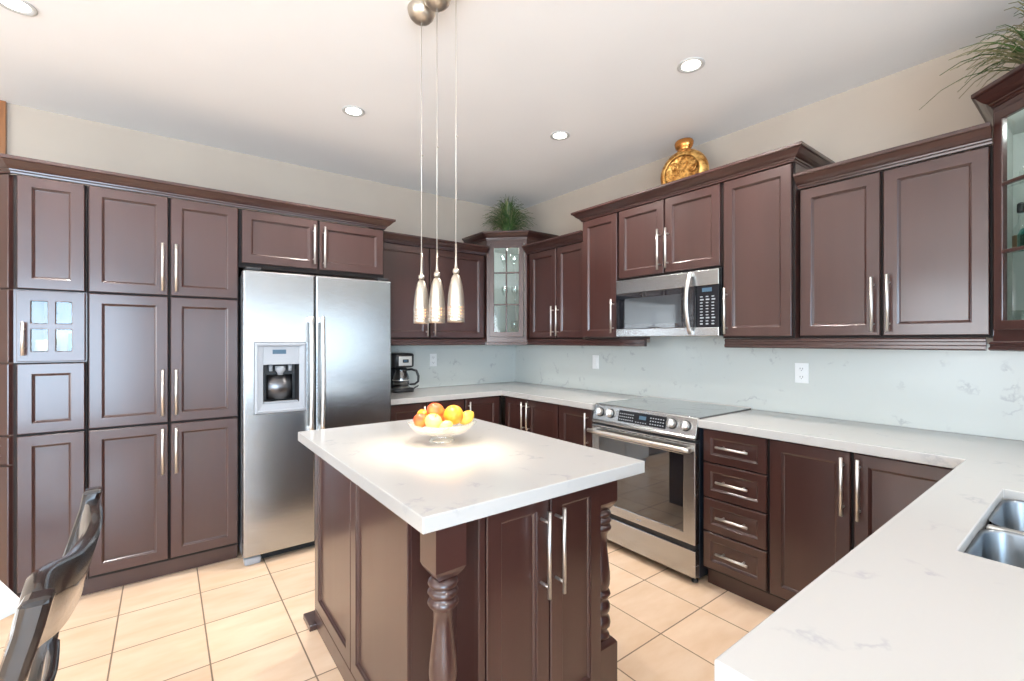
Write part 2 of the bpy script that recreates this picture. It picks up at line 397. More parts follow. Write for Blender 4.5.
def open_body(parent, x0, x1, z0, z1, depth, y0=.021, shelves=()):
    """hollow carcass behind a glass door"""
    mb = MB(); t = .018; mb.use(CAB)
    mb.box(x0, x0 + t, y0, depth, z0, z1); mb.box(x1 - t, x1, y0, depth, z0, z1)
    mb.box(x0 + t, x1 - t, y0, depth, z0, z0 + t); mb.box(x0 + t, x1 - t, y0, depth, z1 - t, z1)
    mb.use(INSIDE); mb.box(x0 + t, x1 - t, depth - t, depth, z0 + t, z1 - t)
    for a, b in ((x0 + t, x0 + t + .002), (x1 - t - .002, x1 - t)): mb.box(a, b, y0 + .004, depth - t, z0 + t, z1 - t)
    for q in shelves: mb.box(x0 + t + .002, x1 - t - .002, y0 + .03, depth - t, q - .008, q + .008)
    return mb.build('carcass', None, parent)

# ------------------------------------------------------------------ pantry wall (back wall)
YF = -.62
WA = lambda name, label, cat, x=0: thing(name, label, cat, (x, YF, 0), 0)
R1, R2, R3, R4 = (.118, .879), (.888, 1.234), (1.243, 1.594), (1.602, 2.155)
t = WA('pantry_cabinet', 'narrow pantry cabinet with a small four pane glass door, left of the tall pantry doors', 'cabinet')
body(t, -3.556, -3.2915, .10, R2[1] + .004, .60); body(t, -3.556, -3.2915, R4[0] - .004, 2.157, .60, name='upper_carcass')
open_body(t, -3.556, -3.2915, R3[0] - .005, R3[1] + .004, .60)
panel_door(t, -3.545, -3.296, *R1); panel_door(t, -3.545, -3.296, *R2); panel_door(t, -3.545, -3.296, *R4)
glass_door(t, -3.545, -3.296, *R3, 2, 2, (-3.517, 1.275, 1.438), frame=.052, mun=.03)
t = WA('pantry_cabinet', 'wide floor to crown pantry cabinet of three rows of paired doors beside the fridge', 'cabinet')
body(t, -3.289, -2.6095, .10, 2.157, .60)
for (z0, z1), (h0, h1) in ((R1, (.602, .857)), ((R2[0], R3[1]), (.929, 1.184)), (R4, (1.623, 1.889))):
    panel_door(t, -3.287, -2.951, z0, z1, (-2.979, h0, h1))
    panel_door(t, -2.946, -2.612, z0, z1, (-2.918, h0, h1))
# angled end unit, running back-left to the wall
L = .50
t = thing('angled_end_cabinet', 'angled end cabinet with glass doors at the far left of the pantry wall', 'cabinet', (-3.560, YF + .001, 0), -PI / 4)

M_ = (Matrix.Translation((-3.560, YF + .001, 0)) @ Matrix.Rotation(-PI / 4, 4, 'Z')).inverted()
mb = MB(); mb.poly([(lambda q: (q.x, q.y))(M_ @ Vector((p[0], p[1], 0))) for p in ((-3.5575, -.594), (-3.5575, -.025), (-3.897, -.025), (-3.897, -.250))], .10, 2.157)
end_body = mb.build('carcass', CAB, t)
mb = MB()
glass_door(t, -L, -.016, 1.602, 2.155, 1, 2); glass_door(t, -L, -.016, 1.243, 1.594, 1, 2)
panel_door(t, -L, -.016, .888, 1.234); drawer(t, -L, -.016, .745, .879, (-.31, -.19)); panel_door(t, -L, -.016, .118, .737)
# ------- toe kicks and crowns of the back wall
tag(MB().box(-3.57, -2.61, -.545, -.527, 0, .10).build('toe_kick', CAB), 'dark toe kick board along the floor under the pantry cabinets', 'toe kick')
mb = MB(); sweep(mb, [(-3.91, -.27, 2.158), (-3.56, -.62, 2.158), (-1.69, -.62, 2.158), (-1.69, -.012, 2.158)], CROWN)
tag(mb.build('crown_moulding', CAB), 'long dark crown moulding over the pantry and fridge cabinets', 'moulding')

# ------- cabinet over fridge
t = WA('fridge_top_cabinet', 'dark two door cabinet mounted over the stainless fridge', 'cabinet')
body(t, -2.6075, -1.69, 1.797, 2.157, .60)
panel_door(t, -2.597, -2.152, 1.824, 2.150, (-2.180, 1.853, 2.112)); panel_door(t, -2.146, -1.698, 1.824, 2.150, (-2.116, 1.833, 2.108))

# ------- upper cabinets on the back wall
t = thing('wall_cabinet', 'dark two door wall cabinet above the coffee maker', 'cabinet', (0, -.35, 0), 0)
body(t, -1.688, -.622, 1.36, 2.132, .335)
panel_door(t, -1.66, -1.192, 1.37, 2.125, (-1.222, 1.386, 1.64)); panel_door(t, -1.186, -.640, 1.37, 2.125, (-1.154, 1.386, 1.64))
mb = MB(); sweep(mb, [(-1.628, -.35, 2.130), (-.625, -.35, 2.130)], CROWN)
tag(mb.build('crown_moulding', CAB), 'lower dark crown moulding above the cabinet over the coffee maker', 'moulding')
mb = MB(); sweep(mb, [(-1.688, -.35, 1.307), (-.632, -.35, 1.307)], RAIL)
tag(mb.build('light_rail', CAB), 'dark light rail under the cabinet above the coffee maker', 'moulding')

# ------- diagonal corner glass cabinet
def diag_cabinet(name, label, corner, sx, sy, z0, z1, rowz, rz):
    """pentagon cabinet in a room corner; side .61, front from (.61,.35) to (.35,.61)"""
    S, D = .61, .35
    P = lambda a, b: (corner[0] + sx * a, corner[1] + sy * b)
    mid = P((S + D) / 2, (S + D) / 2)
    t = thing(name, label, 'cabinet', (mid[0], mid[1], 0), rz)
    M = Matrix.Translation((mid[0], mid[1], 0)) @ Matrix.Rotation(rz, 4, 'Z'); Mi = M.inverted()
    L = lambda p: (lambda q: (q.x, q.y))(Mi @ Vector((p[0], p[1], 0)))
    pent = [L(P(.004, .004)), L(P(S, .004)), L(P(S, D)), L(P(D, S)), L(P(.004, S))]
    inner = [L(P(.02, .02)), L(P(S - .018, .02)), L(P(S - .018, D - .008)), L(P(D - .008, S - .018)), L(P(.02, S - .018))]
    w = (S - D) * math.sqrt(2) / 2
    mb = MB(); mb.use(CAB); mb.poly(pent, z0, z0 + .02); mb.poly(pent, z1 - .02, z1)
    mb.use(INSIDE)
    # side and back panels around the inside
    for k in ((4, 0), (0, 1)):
        a, b = pent[k[0]], pent[k[1]]; c, d = inner[k[1]], inner[k[0]]
        mb.poly([a, b, c, d], z0 + .02, z1 - .02)
    lin = [(p[0] * .985, p[1] * .985 + .004) for p in inner]
    mb.poly(inner, z0 + .02, z0 + .023); mb.poly(inner, z1 - .023, z1 - .02)
    for k in ((1, 2), (3, 4)):
        a, b = inner[k[0]], inner[k[1]]; c, d = lin[k[1]], lin[k[0]]
        mb.poly([a, b, c, d], z0 + .023, z1 - .023)
    mb.use(CAB)
    for k in ((1, 2), (3, 4)):
        a, b = pent[k[0]], pent[k[1]]; c, d = inner[k[1]], inner[k[0]]
        mb.poly([a, b, c, d], z0 + .02, z1 - .02)
    # face frame stiles
    for s in (-1, 1): mb.box(min(s * w, s * (w - .022)), max(s * w, s * (w - .022)), 0.001, .02, z0 + .02, z1 - .02)
    mb.box(-w + .022, w - .022, .001, .02, z0 + .02, z0 + .045); mb.box(-w + .022, w - .022, .001, .02, z1 - .03, z1 - .02)
    mb.build('carcass', None, t)
    sc_ = [((p[0]) * .95, .02 + (p[1]) * .93) for p in inner]
    for z in rowz: MB().cells([0], [0], 0, 0, lambda a, b: False) if False else (lambda q: q.poly(sc_, z - .004, z + .004).build('glass_shelf', CUT, t))(MB())
    MB().lathe([(.03, 0), (.032, -.004), (.03, -.010), (.001, -.010)], 24, (0, .12, z1 - .0235), True).build('added_fill_puck', STEELH, t)
    l = bpy.data.lights.new('added_fill', 'POINT'); l.energy = 2.2; l.color = (.95, 1.0, .98); l.shadow_soft_size = .03  # puck and point lamp added to brighten the dark cabinet interior
    lo = bpy.data.objects.new('added_fill_lamp', l); C.objects.link(lo); lo.location = M @ Vector((0, .12, z1 - .06))
    dr = glass_door(t, -w + .024, w - .024, z0 + .045, z1 - .03, 2 if name == 'corner_glass_cabinet' else 1, rowz, frame=.046 if name == 'corner_glass_cabinet' else .035, mun=.013)
    dr.location = (0, -.018, 0)
    return t, M
ct, CM = diag_cabinet('corner_glass_cabinet', 'tall glass door cabinet set diagonally in the room corner under the grass plant', (0, 0), -1, -1, 1.335, 2.268, [1.675, 1.965], -PI / 4)
rt_, RM = diag_cabinet('display_cabinet', 'glass door cabinet holding bottles at the right edge above the sink counter', (0, -4.16), -1, 1, 1.345, 2.268, [1.69, 1.95], -PI * .75)
mb = MB(); sweep(mb, [(-.61, -.006, 2.2685), (-.61, -.35, 2.2685), (-.35, -.61, 2.2685), (-.006, -.61, 2.2685)][::1], CROWN)
tag(mb.build('crown_moulding', CAB), 'raised dark crown moulding wrapped around the corner glass cabinet', 'moulding')
mb = MB(); sweep(mb, [(-.006, -3.55, 2.2685), (-.35, -3.55, 2.2685), (-.61, -3.81, 2.2685), (-.61, -4.19, 2.2685)], CROWN)
tag(mb.build('crown_moulding', CAB), 'dark crown moulding on the display cabinet at the right edge', 'moulding')
mb = MB(); sweep(mb, [(-.622, -.352, 1.307), (-.352, -.622, 1.307)], [(o - .004, u * .52) for o, u in RAIL])
tag(mb.build('light_rail', CAB), 'short dark light rail below the diagonal corner glass cabinet', 'moulding')

# ------------------------------------------------------------------ right wall cabinets: local x -> world -y, local y -> world +x
def WB(name, label, cat, xf): return thing(name, label, cat, (xf, 0, 0), -PI / 2)
t = WB('wall_cabinet', 'dark two door wall cabinet between the corner cabinet and the microwave group', 'cabinet', -.35)
body(t, .622, 1.345, 1.36, 2.132, .345)
panel_door(t, .650, 1.001, 1.37, 2.125, (.973, 1.386, 1.638)); panel_door(t, 1.006, 1.343, 1.37, 2.125, (1.035, 1.386, 1.638))
mb = MB(); sweep(mb, [(-.35, -.612, 2.130), (-.35, -1.347, 2.130)], CROWN)
tag(mb.build('crown_moulding', CAB), 'lower dark crown moulding between corner cabinet and microwave group', 'moulding')
mb = MB(); sweep(mb, [(-.35, -.632, 1.307), (-.35, -1.90, 1.307), (-.17, -1.90, 1.307)][:2], RAIL)
tag(mb.build('light_rail', CAB), 'dark light rail running left of the microwave', 'moulding')
t = WB('wall_cabinet', 'narrow single door cabinet immediately left of the microwave', 'cabinet', -.40)
body(t, 1.349, 1.700, 1.36, 2.27, .395); panel_door(t, 1.354, 1.696, 1.37, 2.262, (1.666, 1.402, 1.644), frame=.05)
t = WB('microwave_top_cabinet', 'short two door cabinet directly above the microwave', 'cabinet', -.40)
body(t, 1.702, 2.461, 1.779, 2.27, .395)
panel_door(t, 1.706, 2.079, 1.785, 2.262, (2.052, 1.807, 2.069)); panel_door(t, 2.083, 2.457, 1.785, 2.262, (2.112, 1.810, 2.066))
t = WB('wall_cabinet', 'tall single door cabinet immediately right of the microwave', 'cabinet', -.40)
body(t, 2.464, 2.8465, 1.36, 2.27, .395); panel_door(t, 2.472, 2.838, 1.37, 2.262, (2.497, 1.385, 1.647))
mb = MB(); sweep(mb, [(-.012, -1.349, 2.266), (-.40, -1.349, 2.266), (-.40, -2.845, 2.266), (-.012, -2.845, 2.266)], CROWN)
tag(mb.build('crown_moulding', CAB), 'raised dark crown moulding above the microwave group under the gold vase', 'moulding')
t = WB('wall_cabinet', 'wide two door wall cabinet right of the microwave group', 'cabinet', -.35)
body(t, 2.848, 3.546, 1.36, 2.132, .345)
panel_door(t, 2.852, 3.192, 1.37, 2.125, (3.165, 1.389, 1.641)); panel_door(t, 3.197, 3.543, 1.37, 2.125, (3.223, 1.389, 1.647))
mb = MB(); sweep(mb, [(-.35, -2.847, 2.130), (-.35, -3.548, 2.130)], CROWN)
tag(mb.build('crown_moulding', CAB), 'dark crown moulding above the wide right wall cabinet', 'moulding')
mb = MB(); sweep(mb, [(-.35, -2.46, 1.307), (-.35, -3.53, 1.307)], RAIL)
tag(mb.build('light_rail', CAB), 'dark light rail running right of the microwave', 'moulding')
mb = MB(); sweep(mb, [(-.36, -3.545, 1.307), (-.61, -3.815, 1.307)], [(o, u * .7) for o, u in RAIL])
tag(mb.build('light_rail', CAB), 'dark light rail below the display cabinet at the right edge', 'moulding')

# ------------------------------------------------------------------ base cabinets
t = thing('base_cabinet', 'dark base cabinets under the counter with the coffee maker', 'cabinet', (0, YF, 0), 0)
body(t, -1.688, -.622, .10, .872, .60)
panel_door(t, -1.66, -1.352, .118, .866, (-1.385, .60, .845)); panel_door(t, -1.347, -1.010, .118, .866); panel_door(t, -1.005, -.66, .118, .866, (-.975, .60, .845))
t = WB('base_cabinet', 'dark base cabinet pair at the corner, left of the range', 'cabinet', -.62)
body(t, .624, 1.318, .10, .872, .60)
panel_door(t, .645, .944, .118, .866, (.913, .60, .845), frame=.045); panel_door(t, .949, 1.316, .118, .866, (.978, .60, .845))
t = WB('base_cabinet', 'single door base cabinet touching the left side of the range', 'cabinet', -.62)
body(t, 1.320, 1.688, .10, .872, .60); panel_door(t, 1.324, 1.664, .118, .866, (1.622, .60, .845))
t = WB('drawer_cabinet', 'four drawer dark cabinet right of the range', 'cabinet', -.62)
body(t, 2.470, 2.816, .10, .872, .60)
for z0, z1 in ((.690, .866), (.500, .684), (.316, .494), (.116, .310)): drawer(t, 2.476, 2.812, z0, z1, (2.566, 2.732))
t = WB('base_cabinet', 'two door base cabinet right of the drawers meeting the sink counter', 'cabinet', -.62)
body(t, 2.818, 3.545, .10, .872, .60)
panel_door(t, 2.821, 3.157, .116, .866, (3.129, .593, .844)); panel_door(t, 3.163, 3.53, .116, .866, (3.188, .589, .846))
tag(MB().box(-.555, -.537, -3.5, -2.47, 0, .10).build('toe_kick', CAB), 'dark toe kick board under the drawers right of the range', 'toe kick')
tag(MB().box(-.555, -.537, -1.687, -.56, 0, .10).build('toe_kick', CAB), 'dark toe kick board left of the range', 'toe kick')
tag(MB().box(-1.687, -.56, -.555, -.537, 0, .10).build('toe_kick', CAB), 'dark toe kick board under the coffee maker counter cabinets', 'toe kick')
# peninsula base (mostly below the picture)
t = thing('peninsula_cabinet', 'dark peninsula cabinets under the sink counter', 'cabinet', (0, -3.545, 0), PI)
mb = MB(); mb.box(.625, .92, .021, .62, .10, .872); mb.box(1.75, 2.325, .021, .62, .10, .872); mb.box(.92, 1.75, .021, .04, .10, .872)
mb.box(.92, 1.75, .60, .62, .10, .872); mb.box(.92, 1.75, .04, .60, .10, .12); mb.box(.63, 2.32, .07, .60, 0, .10)
mb.build('carcass', CAB, t)
for a, b in ((.64, 1.06), (1.065, 1.48), (1.485, 1.90), (1.905, 2.32)): panel_door(t, a, b, .118, .866)

# ------------------------------------------------------------------ worktops
ZT, TH = .915, .042
def worktop(xs, ys, inside, label):
    return tag(MB().cells(xs, ys, ZT - TH, ZT, inside).build('worktop', QUARTZ, bevel=.003), label, 'countertop')
worktop([-1.688, -.645, -.006], [-1.688, -.635, -.006], lambda x, y: x > -.645 or y > -.635, 'white quartz counter in the corner behind the island, left of the range')
SX0, SX1, SY0, SY1 = -1.666, -1.02, -4.03, -3.645
worktop([-2.374, SX0, SX1, -.645, -.006], [-4.195, SY0, SY1, -3.512, -2.4625], lambda x, y: (x > -.645 or y < -3.512) and not (SX0 < x < SX1 and SY0 < y < SY1),
        'large white quartz counter with the sink cut out, in the right foreground')
# backsplash slabs (full height behind the range)
bs = MB().box(-1.688, -.021, -.021, -.001, ZT + .001, 1.333, .001).build('backsplash', SPLASH); tag(bs, 'pale quartz backsplash slab behind the coffee maker', 'backsplash')
bs = MB().cells([-4.19, -2.4625, -1.6985, -.001], [ZT + .001, 1.333, 1.40], -.021, -.001, lambda u, v: v < 1.333 or (-2.4625 < u < -1.6985))
for v in bs.bm.verts: v.co = (v.co.z, v.co.x, v.co.y)
tag(bs.build('backsplash', SPLASH), 'pale quartz backsplash slab running behind the range and right counter', 'backsplash')

# sink
SINKS = mat('sink_steel', (.22, .24, .26), .3, 1.0)
t = thing('sink', 'stainless undermount double bowl sink in the right foreground counter', 'sink', ((SX0 + SX1) / 2, (SY0 + SY1) / 2, .71))
def rrect(x0, x1, y0, y1, r, z, n=5):
    out = []
    for cx, cy, a in ((x1 - r, y1 - r, 0), (x0 + r, y1 - r, PI / 2), (x0 + r, y0 + r, PI), (x1 - r, y0 + r, 1.5 * PI)):
        for k in range(n + 1):
            q = a + PI / 2 * k / n; out.append((cx + r * math.cos(q), cy + r * math.sin(q), z))
    return out
def bowl(x0, x1, y0, y1):
    cx, cy = (SX0 + SX1) / 2, (SY0 + SY1) / 2; b = lambda e, r, z: rrect(x0 - cx + e, x1 - cx - e, y0 - cy + e, y1 - cy - e, r, z)
    mb = MB(); mb.loft([b(-.0035, .055, .183), b(0, .05, .183), b(.002, .05, .176), b(.010, .05, .03), b(.022, .045, .008), b(.05, .03, .002)], False, True, True)
    o = mb.build('bowl', SINKS, t)
    d = MB().lathe([(.045, .0022), (.045, .006), (.036, .007), (.03, .004), (0.002, .004)], 24, ((x0 + x1) / 2 - cx, (y0 + y1) / 2 - cy, 0), True, True).build('drain', CHROME, o)
bowl(SX0 + .005, -1.365, SY0 + .005, SY1 - .005); bowl(-1.342, SX1 - .005, SY0 + .005, SY1 - .005)
MB().box(-1.365 - (SX0 + SX1) / 2, -1.342 - (SX0 + SX1) / 2, (SY0 - SY1) / 2 + .006, (SY1 - SY0) / 2 - .006, .165, .1845, .004).build('divider', STEELH, t)

# ------------------------------------------------------------------ fridge
FX = -2.1465
t = thing('refrigerator', 'tall stainless side by side fridge with ice dispenser', 'refrigerator', (FX, -.745, 0))
MB().box(-.448, .448, .082, .70, .035, 1.752, .004).build('casing', mat('fridge_side_grey', (.30, .30, .31), .45), t)
mb = MB()
DX0, DX1, DZ0, DZ1 = -.392, -.112, .912, 1.330
mb.cells([-.4555, DX0, DX1, -.0565], [.062, DZ0, DZ1, 1.766], 0, .075, lambda u, v: not (DX0 < u < DX1 and DZ0 < v < DZ1))
for v in mb.bm.verts: v.co = (v.co.x, v.co.z, v.co.y)
ld = mb.build('door', STEEL, t, bevel=.009)
rd = MB().box(-.0505, .4555, 0, .075, .062, 1.766).build('door', STEEL, t, bevel=.009)
def long_handle(parent, x, z0, z1, bow=.018):
    mb = MB(); n = 18; pts = []
    for k in range(n + 1):
        f = k / n; pts.append((x, -.045 - bow * math.sin(PI * f), z0 + (z1 - z0) * f))
    rings = []
    for p in pts: rings.append([(p[0] + .013 * math.cos(a * PI / 6), p[1] + .011 * math.sin(a * PI / 6), p[2]) for a in range(12)])
    mb.loft(rings, True, True, True)
    for z in (z0 + .02, z1 - .02): mb.box(x - .011, x + .011, -.050, .001, z - .018, z + .018, .004)
    return mb.build('handle', STEELH, parent)
long_handle(ld, -.0875, .765, 1.500); long_handle(rd, -.0195, .765, 1.500)
# dispenser
mb = MB(); o = lambda e, y: [(DX0 + e, y, DZ0 + e), (DX1 - e, y, DZ0 + e), (DX1 - e, y, DZ1 - e), (DX0 + e, y, DZ1 - e)]
i0 = (-.352, -.150, .965, 1.312)
ii = lambda y: [(i0[0], y, i0[2]), (i0[1], y, i0[2]), (i0[1], y, i0[3]), (i0[0], y, i0[3])]
mb.loft([o(-.004, .004), o(-.004, -.006), o(.008, -.010), o(.016, -.006), ii(-.002), ii(.03)], False, False)
disp = mb.build('dispenser', GREYP, ld)
MB().use(GREYP).box(i0[0], i0[1], -.001, .03, 1.200, 1.312, .003).use(LCD).box(-.30, -.225, -.003, 0, 1.266, 1.292).build('control_panel', None, disp)
mb = MB(); a = lambda e, y: [(i0[0] + e, y, i0[2] + e), (i0[1] - e, y, i0[2] + e), (i0[1] - e, y, 1.2), (i0[0] + e, y, 1.2)]
mb.loft([a(0, .0), a(.004, .012), a(.012, .06), a(.012, .0735)], False, True)
MB().box(0, 0.0001, 0, .0001, 0, .0001)
mb.build('recess', BLACKP, disp)
mb = MB().lathe([(.030, 1.19), (.030, 1.165), (.018, 1.15), (.014, 1.135)], 16, (-.251, .035, 0), True, True); mb.lathe([(.012, 1.198), (.010, 1.16)], 12, (-.305, .03, 0), True, True).lathe([(.012, 1.198), (.010, 1.16)], 12, (-.197, .03, 0), True, True)
mb.build('nozzle', GREYP, disp)
mb = MB(); n_ = 12
mb.loft([[(-.325 + .148 * k / n_, .062 - .022 * math.sin(PI * k / n_), z) for k in range(n_ + 1)] + [(-.177, .068, z), (-.325, .068, z)] for z in (.982, 1.135)], True, True, True)
mb.build('paddle', mat('dark_steel', (.20, .20, .21), .3, 1.0), disp)
MB().box(i0[0] + .004, i0[1] - .004, .004, .068, .966, .974).build('drip_tray', GREYP, disp)
mb = MB(); mb.use(BLACKP).box(-.42, .42, .06, .09, .012, .056)
for k in range(4): mb.use(GREYP if k == 5 else HOLE).box(-.39, .39, .054, .061, .016 + k * .010, .020 + k * .010)
mb.build('kick_grille', None, t)
for x in (-.40, .40):
    MB().box(x - .045, x + .045, .03, .10, .0, .045, .012).build('foot', GREYP, t)
for x in (-.40, .40): MB().box(x - .04, x + .04, .01, .10, 1.767, 1.785, .005).build('hinge_cover', BLACKP, t)

# ------------------------------------------------------------------ range (faces -x)
t = thing('range_cooker', 'stainless slide in electric range with black glass cooktop', 'oven', (-.665, -2.0805, 0), -PI / 2)
W2 = .378
MB().box(-W2, W2, .045, .635, .035, .897, .002).build('casing', DARKBL, t)
mb = MB(); mb.use(BLACKG).box(-W2, W2, .048, .636, .898, .9225, .003); mb.use(STEELH).box(-W2, W2, .636, .642, .898, .926)
ck = mb.build('cooktop', None, t)
BURN = mat('burner_mark_grey', (.03, .03, .032), .05, spec=1.0, coat=1.0, coat_rough=.03)
for cx_, cy_, r in ((-.19, .20, .115), (.19, .20, .09), (-.19, .47, .08), (.19, .47, .105)):
    MB().lathe([(r, .92255), (r, .9227), (r - .002, .9227), (r - .002, .92255)], 40, (cx_, cy_, 0)).build('burner_ring', BURN, ck)
# sloped control panel
PF = [(0.0, .800), (0.0, .812), (.006, .822), (.030, .915), (.036, .922), (.050, .9235), (.050, .800)]
mb = MB(); mb.loft([[(x, p[0], p[1]) for p in PF] for x in (-W2, W2)]); cp = mb.build('control_panel', STEEL, t, bevel=.002)
sl = math.atan2(.024, .093)
def onpanel(u, h): # point on the sloped face (x=u, height h above .822)
    return Vector((u, .006 + math.sin(sl) * h, .822 + math.cos(sl) * h))
PM = lambda u, h: Matrix.Translation(onpanel(u, h)) @ Matrix.Rotation(-sl, 4, 'X')
mb = MB(); mb.use(BLACKD).box(-.165, .185, -.0015, .004, -.035, .035, .001)
mb.use(LCD).box(-.005, .045, -.0022, .0, -.004, .018)
mb.use(GREYP)
for k in range(9):
    for j in range(3):
        x = -.155 + k * .0165 if k < 7 else 0
        if k < 7 and j < 3: mb.box(x, x + .008, -.002, 0, -.024 + j * .018, -.018 + j * .018)
for k in range(6):
    for j in range(3): mb.box(.075 + k * .0175, .083 + k * .0175, -.002, 0, -.024 + j * .018, -.018 + j * .018)
for k in range(5): mb.box(-.03 + k * .018, -.022 + k * .018, -.002, 0, -.026, -.021)
bm_m = PM(0, .047)
bmesh.ops.transform(mb.bm, matrix=bm_m, verts=mb.bm.verts); mb.build('display_panel', None, cp)
for u in (-.318, -.232, .225, .312):
    M = PM(u, .050) @ Matrix.Rotation(PI / 2, 4, 'X')
    mb = MB(); mb.use(BLACKP).lathe([(.031, 0), (.031, .004), (.028, .006)], 28, M=M, cap1=True)
    mb.use(STEELH).lathe([(.025, .006), (.0245, .026), (.021, .030), (.006, .031)], 28, M=M, cap1=True)
    mb.build('knob', None, cp)
    mb = MB(); mb.box(-.004, .004, -.023, .023, .0305, .040, .002); bmesh.ops.transform(mb.bm, matrix=M, verts=mb.bm.verts)
    g = mb.build('grip', CHROME, cp)
    g.parent = [c for c in cp.children if c.name.startswith('knob')][-1]
MB().box(-W2, W2, .012, .044, .788, .799).build('trim_gap', BLACKP, t)
mb = MB(); wx0, wx1, wz0, wz1 = -.315, .305, .285, .712
mb.cells([-W2, wx0, wx1, W2], [.225, wz0, wz1, .786], 0, .043, lambda u, v: not (wx0 < u < wx1 and wz0 < v < wz1))
for v in mb.bm.verts: v.co = (v.co.x, v.co.z, v.co.y)
dr = mb.build('oven_door', STEEL, t, bevel=.004)
MB().box(wx0 - .001, wx1 + .001, .002, .03, wz0 - .001, wz1 + .001).build('window', BLACKG, dr)
mb = MB()
for k in range(14): mb.box(-.33 + k * .048, -.295 + k * .048, -.0005, .004, .773, .777)
mb.build('vent_slots', HOLE, dr)
mb = MB(); rings = []
for x in [-.372 + .744 * k / 12 for k in range(13)]:
    rings.append([(x, -.048 + .012 * math.cos(a * PI / 6), .750 + .013 * math.sin(a * PI / 6)) for a in range(12)])
mb.loft(rings, True, True, True)
for x in (-.35, .35): mb.box(x - .014, x + .014, -.045, .001, .736, .760, .004)
mb.build('handle', STEELH, dr)
MB().box(-.012, .022, -.0008, .001, .249, .254).build('maker_mark', GREYP, dr)
MB().box(-W2 + .01, W2 - .01, .012, .044, .197, .224).build('trim_gap', BLACKP, t)
MB().box(-W2, W2, 0, .044, .046, .196, .004).build('drawer', STEEL, t)
for x in (-.34, .34):
    for y in (.06, .58): MB().lathe([(.018, 0), (.018, .012), (.010, .014), (.010, .036)], 16, (x, y, 0), True, True).build('foot', BLACKP, t)
for y in (): pass

# ------------------------------------------------------------------ microwave
t = thing('microwave', 'stainless over the range microwave under the short cabinets', 'microwave', (-.42, -2.0805, 1.375), -PI / 2)
MB().box(-.378, .3785, .03, .40, .002, .400, .002).build('casing', BLACKP, t)
mb = MB(); mb.use(STEEL).box(-.378, .378, 0, .03, .300, .392, .003).box(-.378, .378, 0, .03, 0, .052, .003)
mb.build('front_trim', None, t)
MB().box(-.378, .232, .002, .03, .0525, .2995, .002).build('door', BLACKG, t)
MB().box(-.300, .135, .0005, .004, .085, .262).build('window', mat('door_screen_glass', (.04, .045, .05), .06, spec=.8, coat=.5, coat_rough=.03), t)
mb = MB(); mb.use(BLACKD).box(.236, .378, .002, .03, .0525, .2995, .002)
mb.use(LCD).box(.275, .335, .0005, .003, .262, .285)
mb.use(GREYP)
for j in range(10):
    for k in range(3): mb.box(.262 + k * .036, .262 + k * .036 + (.022 if j in (2, 8) else .016), .0008, .003, .068 + j * .018, .068 + j * .018 + (.008 if j in (0, 2, 8) else .006))
mb.build('keypad', None, t)
mb = MB(); rings = []; n = 20
for k in range(n + 1):
    f = k / n; y = -.012 - .046 * math.sin(PI * f) ** .8; z = .012 + .372 * f; w = .013
    rings.append([(.205 + w * math.cos(a * PI / 5), y + .008 * math.sin(a * PI / 5), z) for a in range(10)])
mb.loft(rings, True, True, True); mb.box(.194, .216, -.016, .002, .006, .034, .004).box(.194, .216, -.016, .002, .36, .388, .004)
mb.build('handle', STEELH, t)

# ------------------------------------------------------------------ island
IX0, IX1, IY0, IY1 = -2.472, -1.608, -2.832, -1.525
t = thing('kitchen_island', 'dark island cabinet with turned legs and bar handles in the foreground', 'kitchen island', (-2.04, -2.18, 0))
ox, oy = -2.04, -2.18
def I(mb):  # world coordinates into the island's own
    for v in mb.bm.verts: v.co.x -= ox; v.co.y -= oy
    return mb
mb = MB(); mb.box(-2.379, -1.70, -2.592, -1.60, .0, .877, .001); mb.box(-2.238, -1.718, -2.704, -2.592, .0, .877, .001)
mb.box(-2.392, -2.379, -2.594, -1.60, 0, .877)
I(mb).build('carcass', CAB, t)
def side_panel(y0, y1):
    o = MB().door(-y1, -y0, .085, .872, 0, .012, .055).build('side_panel', CAB, t); o.rotation_euler = (0, 0, -PI / 2); o.location = (-2.404 - ox, -oy, 0); return o
side_panel(-2.075, -1.555); side_panel(-2.592, -2.079)
mb = MB().box(-2.404, -2.39, -2.592, -1.555, 0, .083, .003); I(mb).build('skirting_board', CAB, t)
def fdoor(x0, x1, h):
    o = MB().door(x0, x1, .10, .852, 0, .02, .052, False).build('door', CAB, t); o.location = (-ox, -2.725 - oy, 0)
    bar_handle(o, h[0], h[1], h[2], r=.0065, off=.042)
fdoor(-2.213, -1.967, (-2.004, .535, .809)); fdoor(-1.961, -1.717, (-1.940, .532, .807))
mb = MB()
for x0, x1 in ((-2.240, -2.217), (-1.728, -1.716)): mb.box(x0, x1, -2.722, -2.70, 0, .876, .002)
mb.box(-2.217, -1.728, -2.722, -2.70, .0, .097); mb.box(-2.217, -1.728, -2.722, -2.70, .855, .876)
I(mb).build('face_frame', CAB, t)
TURN = [(.026, .722), (.030, .717), (.038, .712), (.041, .704), (.037, .697), (.030, .693), (.036, .689), (.042, .680), (.036, .671), (.030, .667), (.037, .662), (.042, .652), (.037, .643), (.031, .640), (.030, .634),
        (.026, .630), (.0255, .60), (.028, .565), (.033, .52), (.037, .485), (.038, .462), (.036, .440), (.031, .425), (.029, .420), (.037, .413), (.039, .404), (.034, .395), (.028, .388), (.029, .378), (.036, .368), (.038, .355), (.035, .342),
        (.028, .334), (.028, .325), (.036, .315), (.039, .300), (.037, .287), (.030, .280), (.026, .270), (.026, .262), (.034, .255), (.036, .248), (.030, .243)]
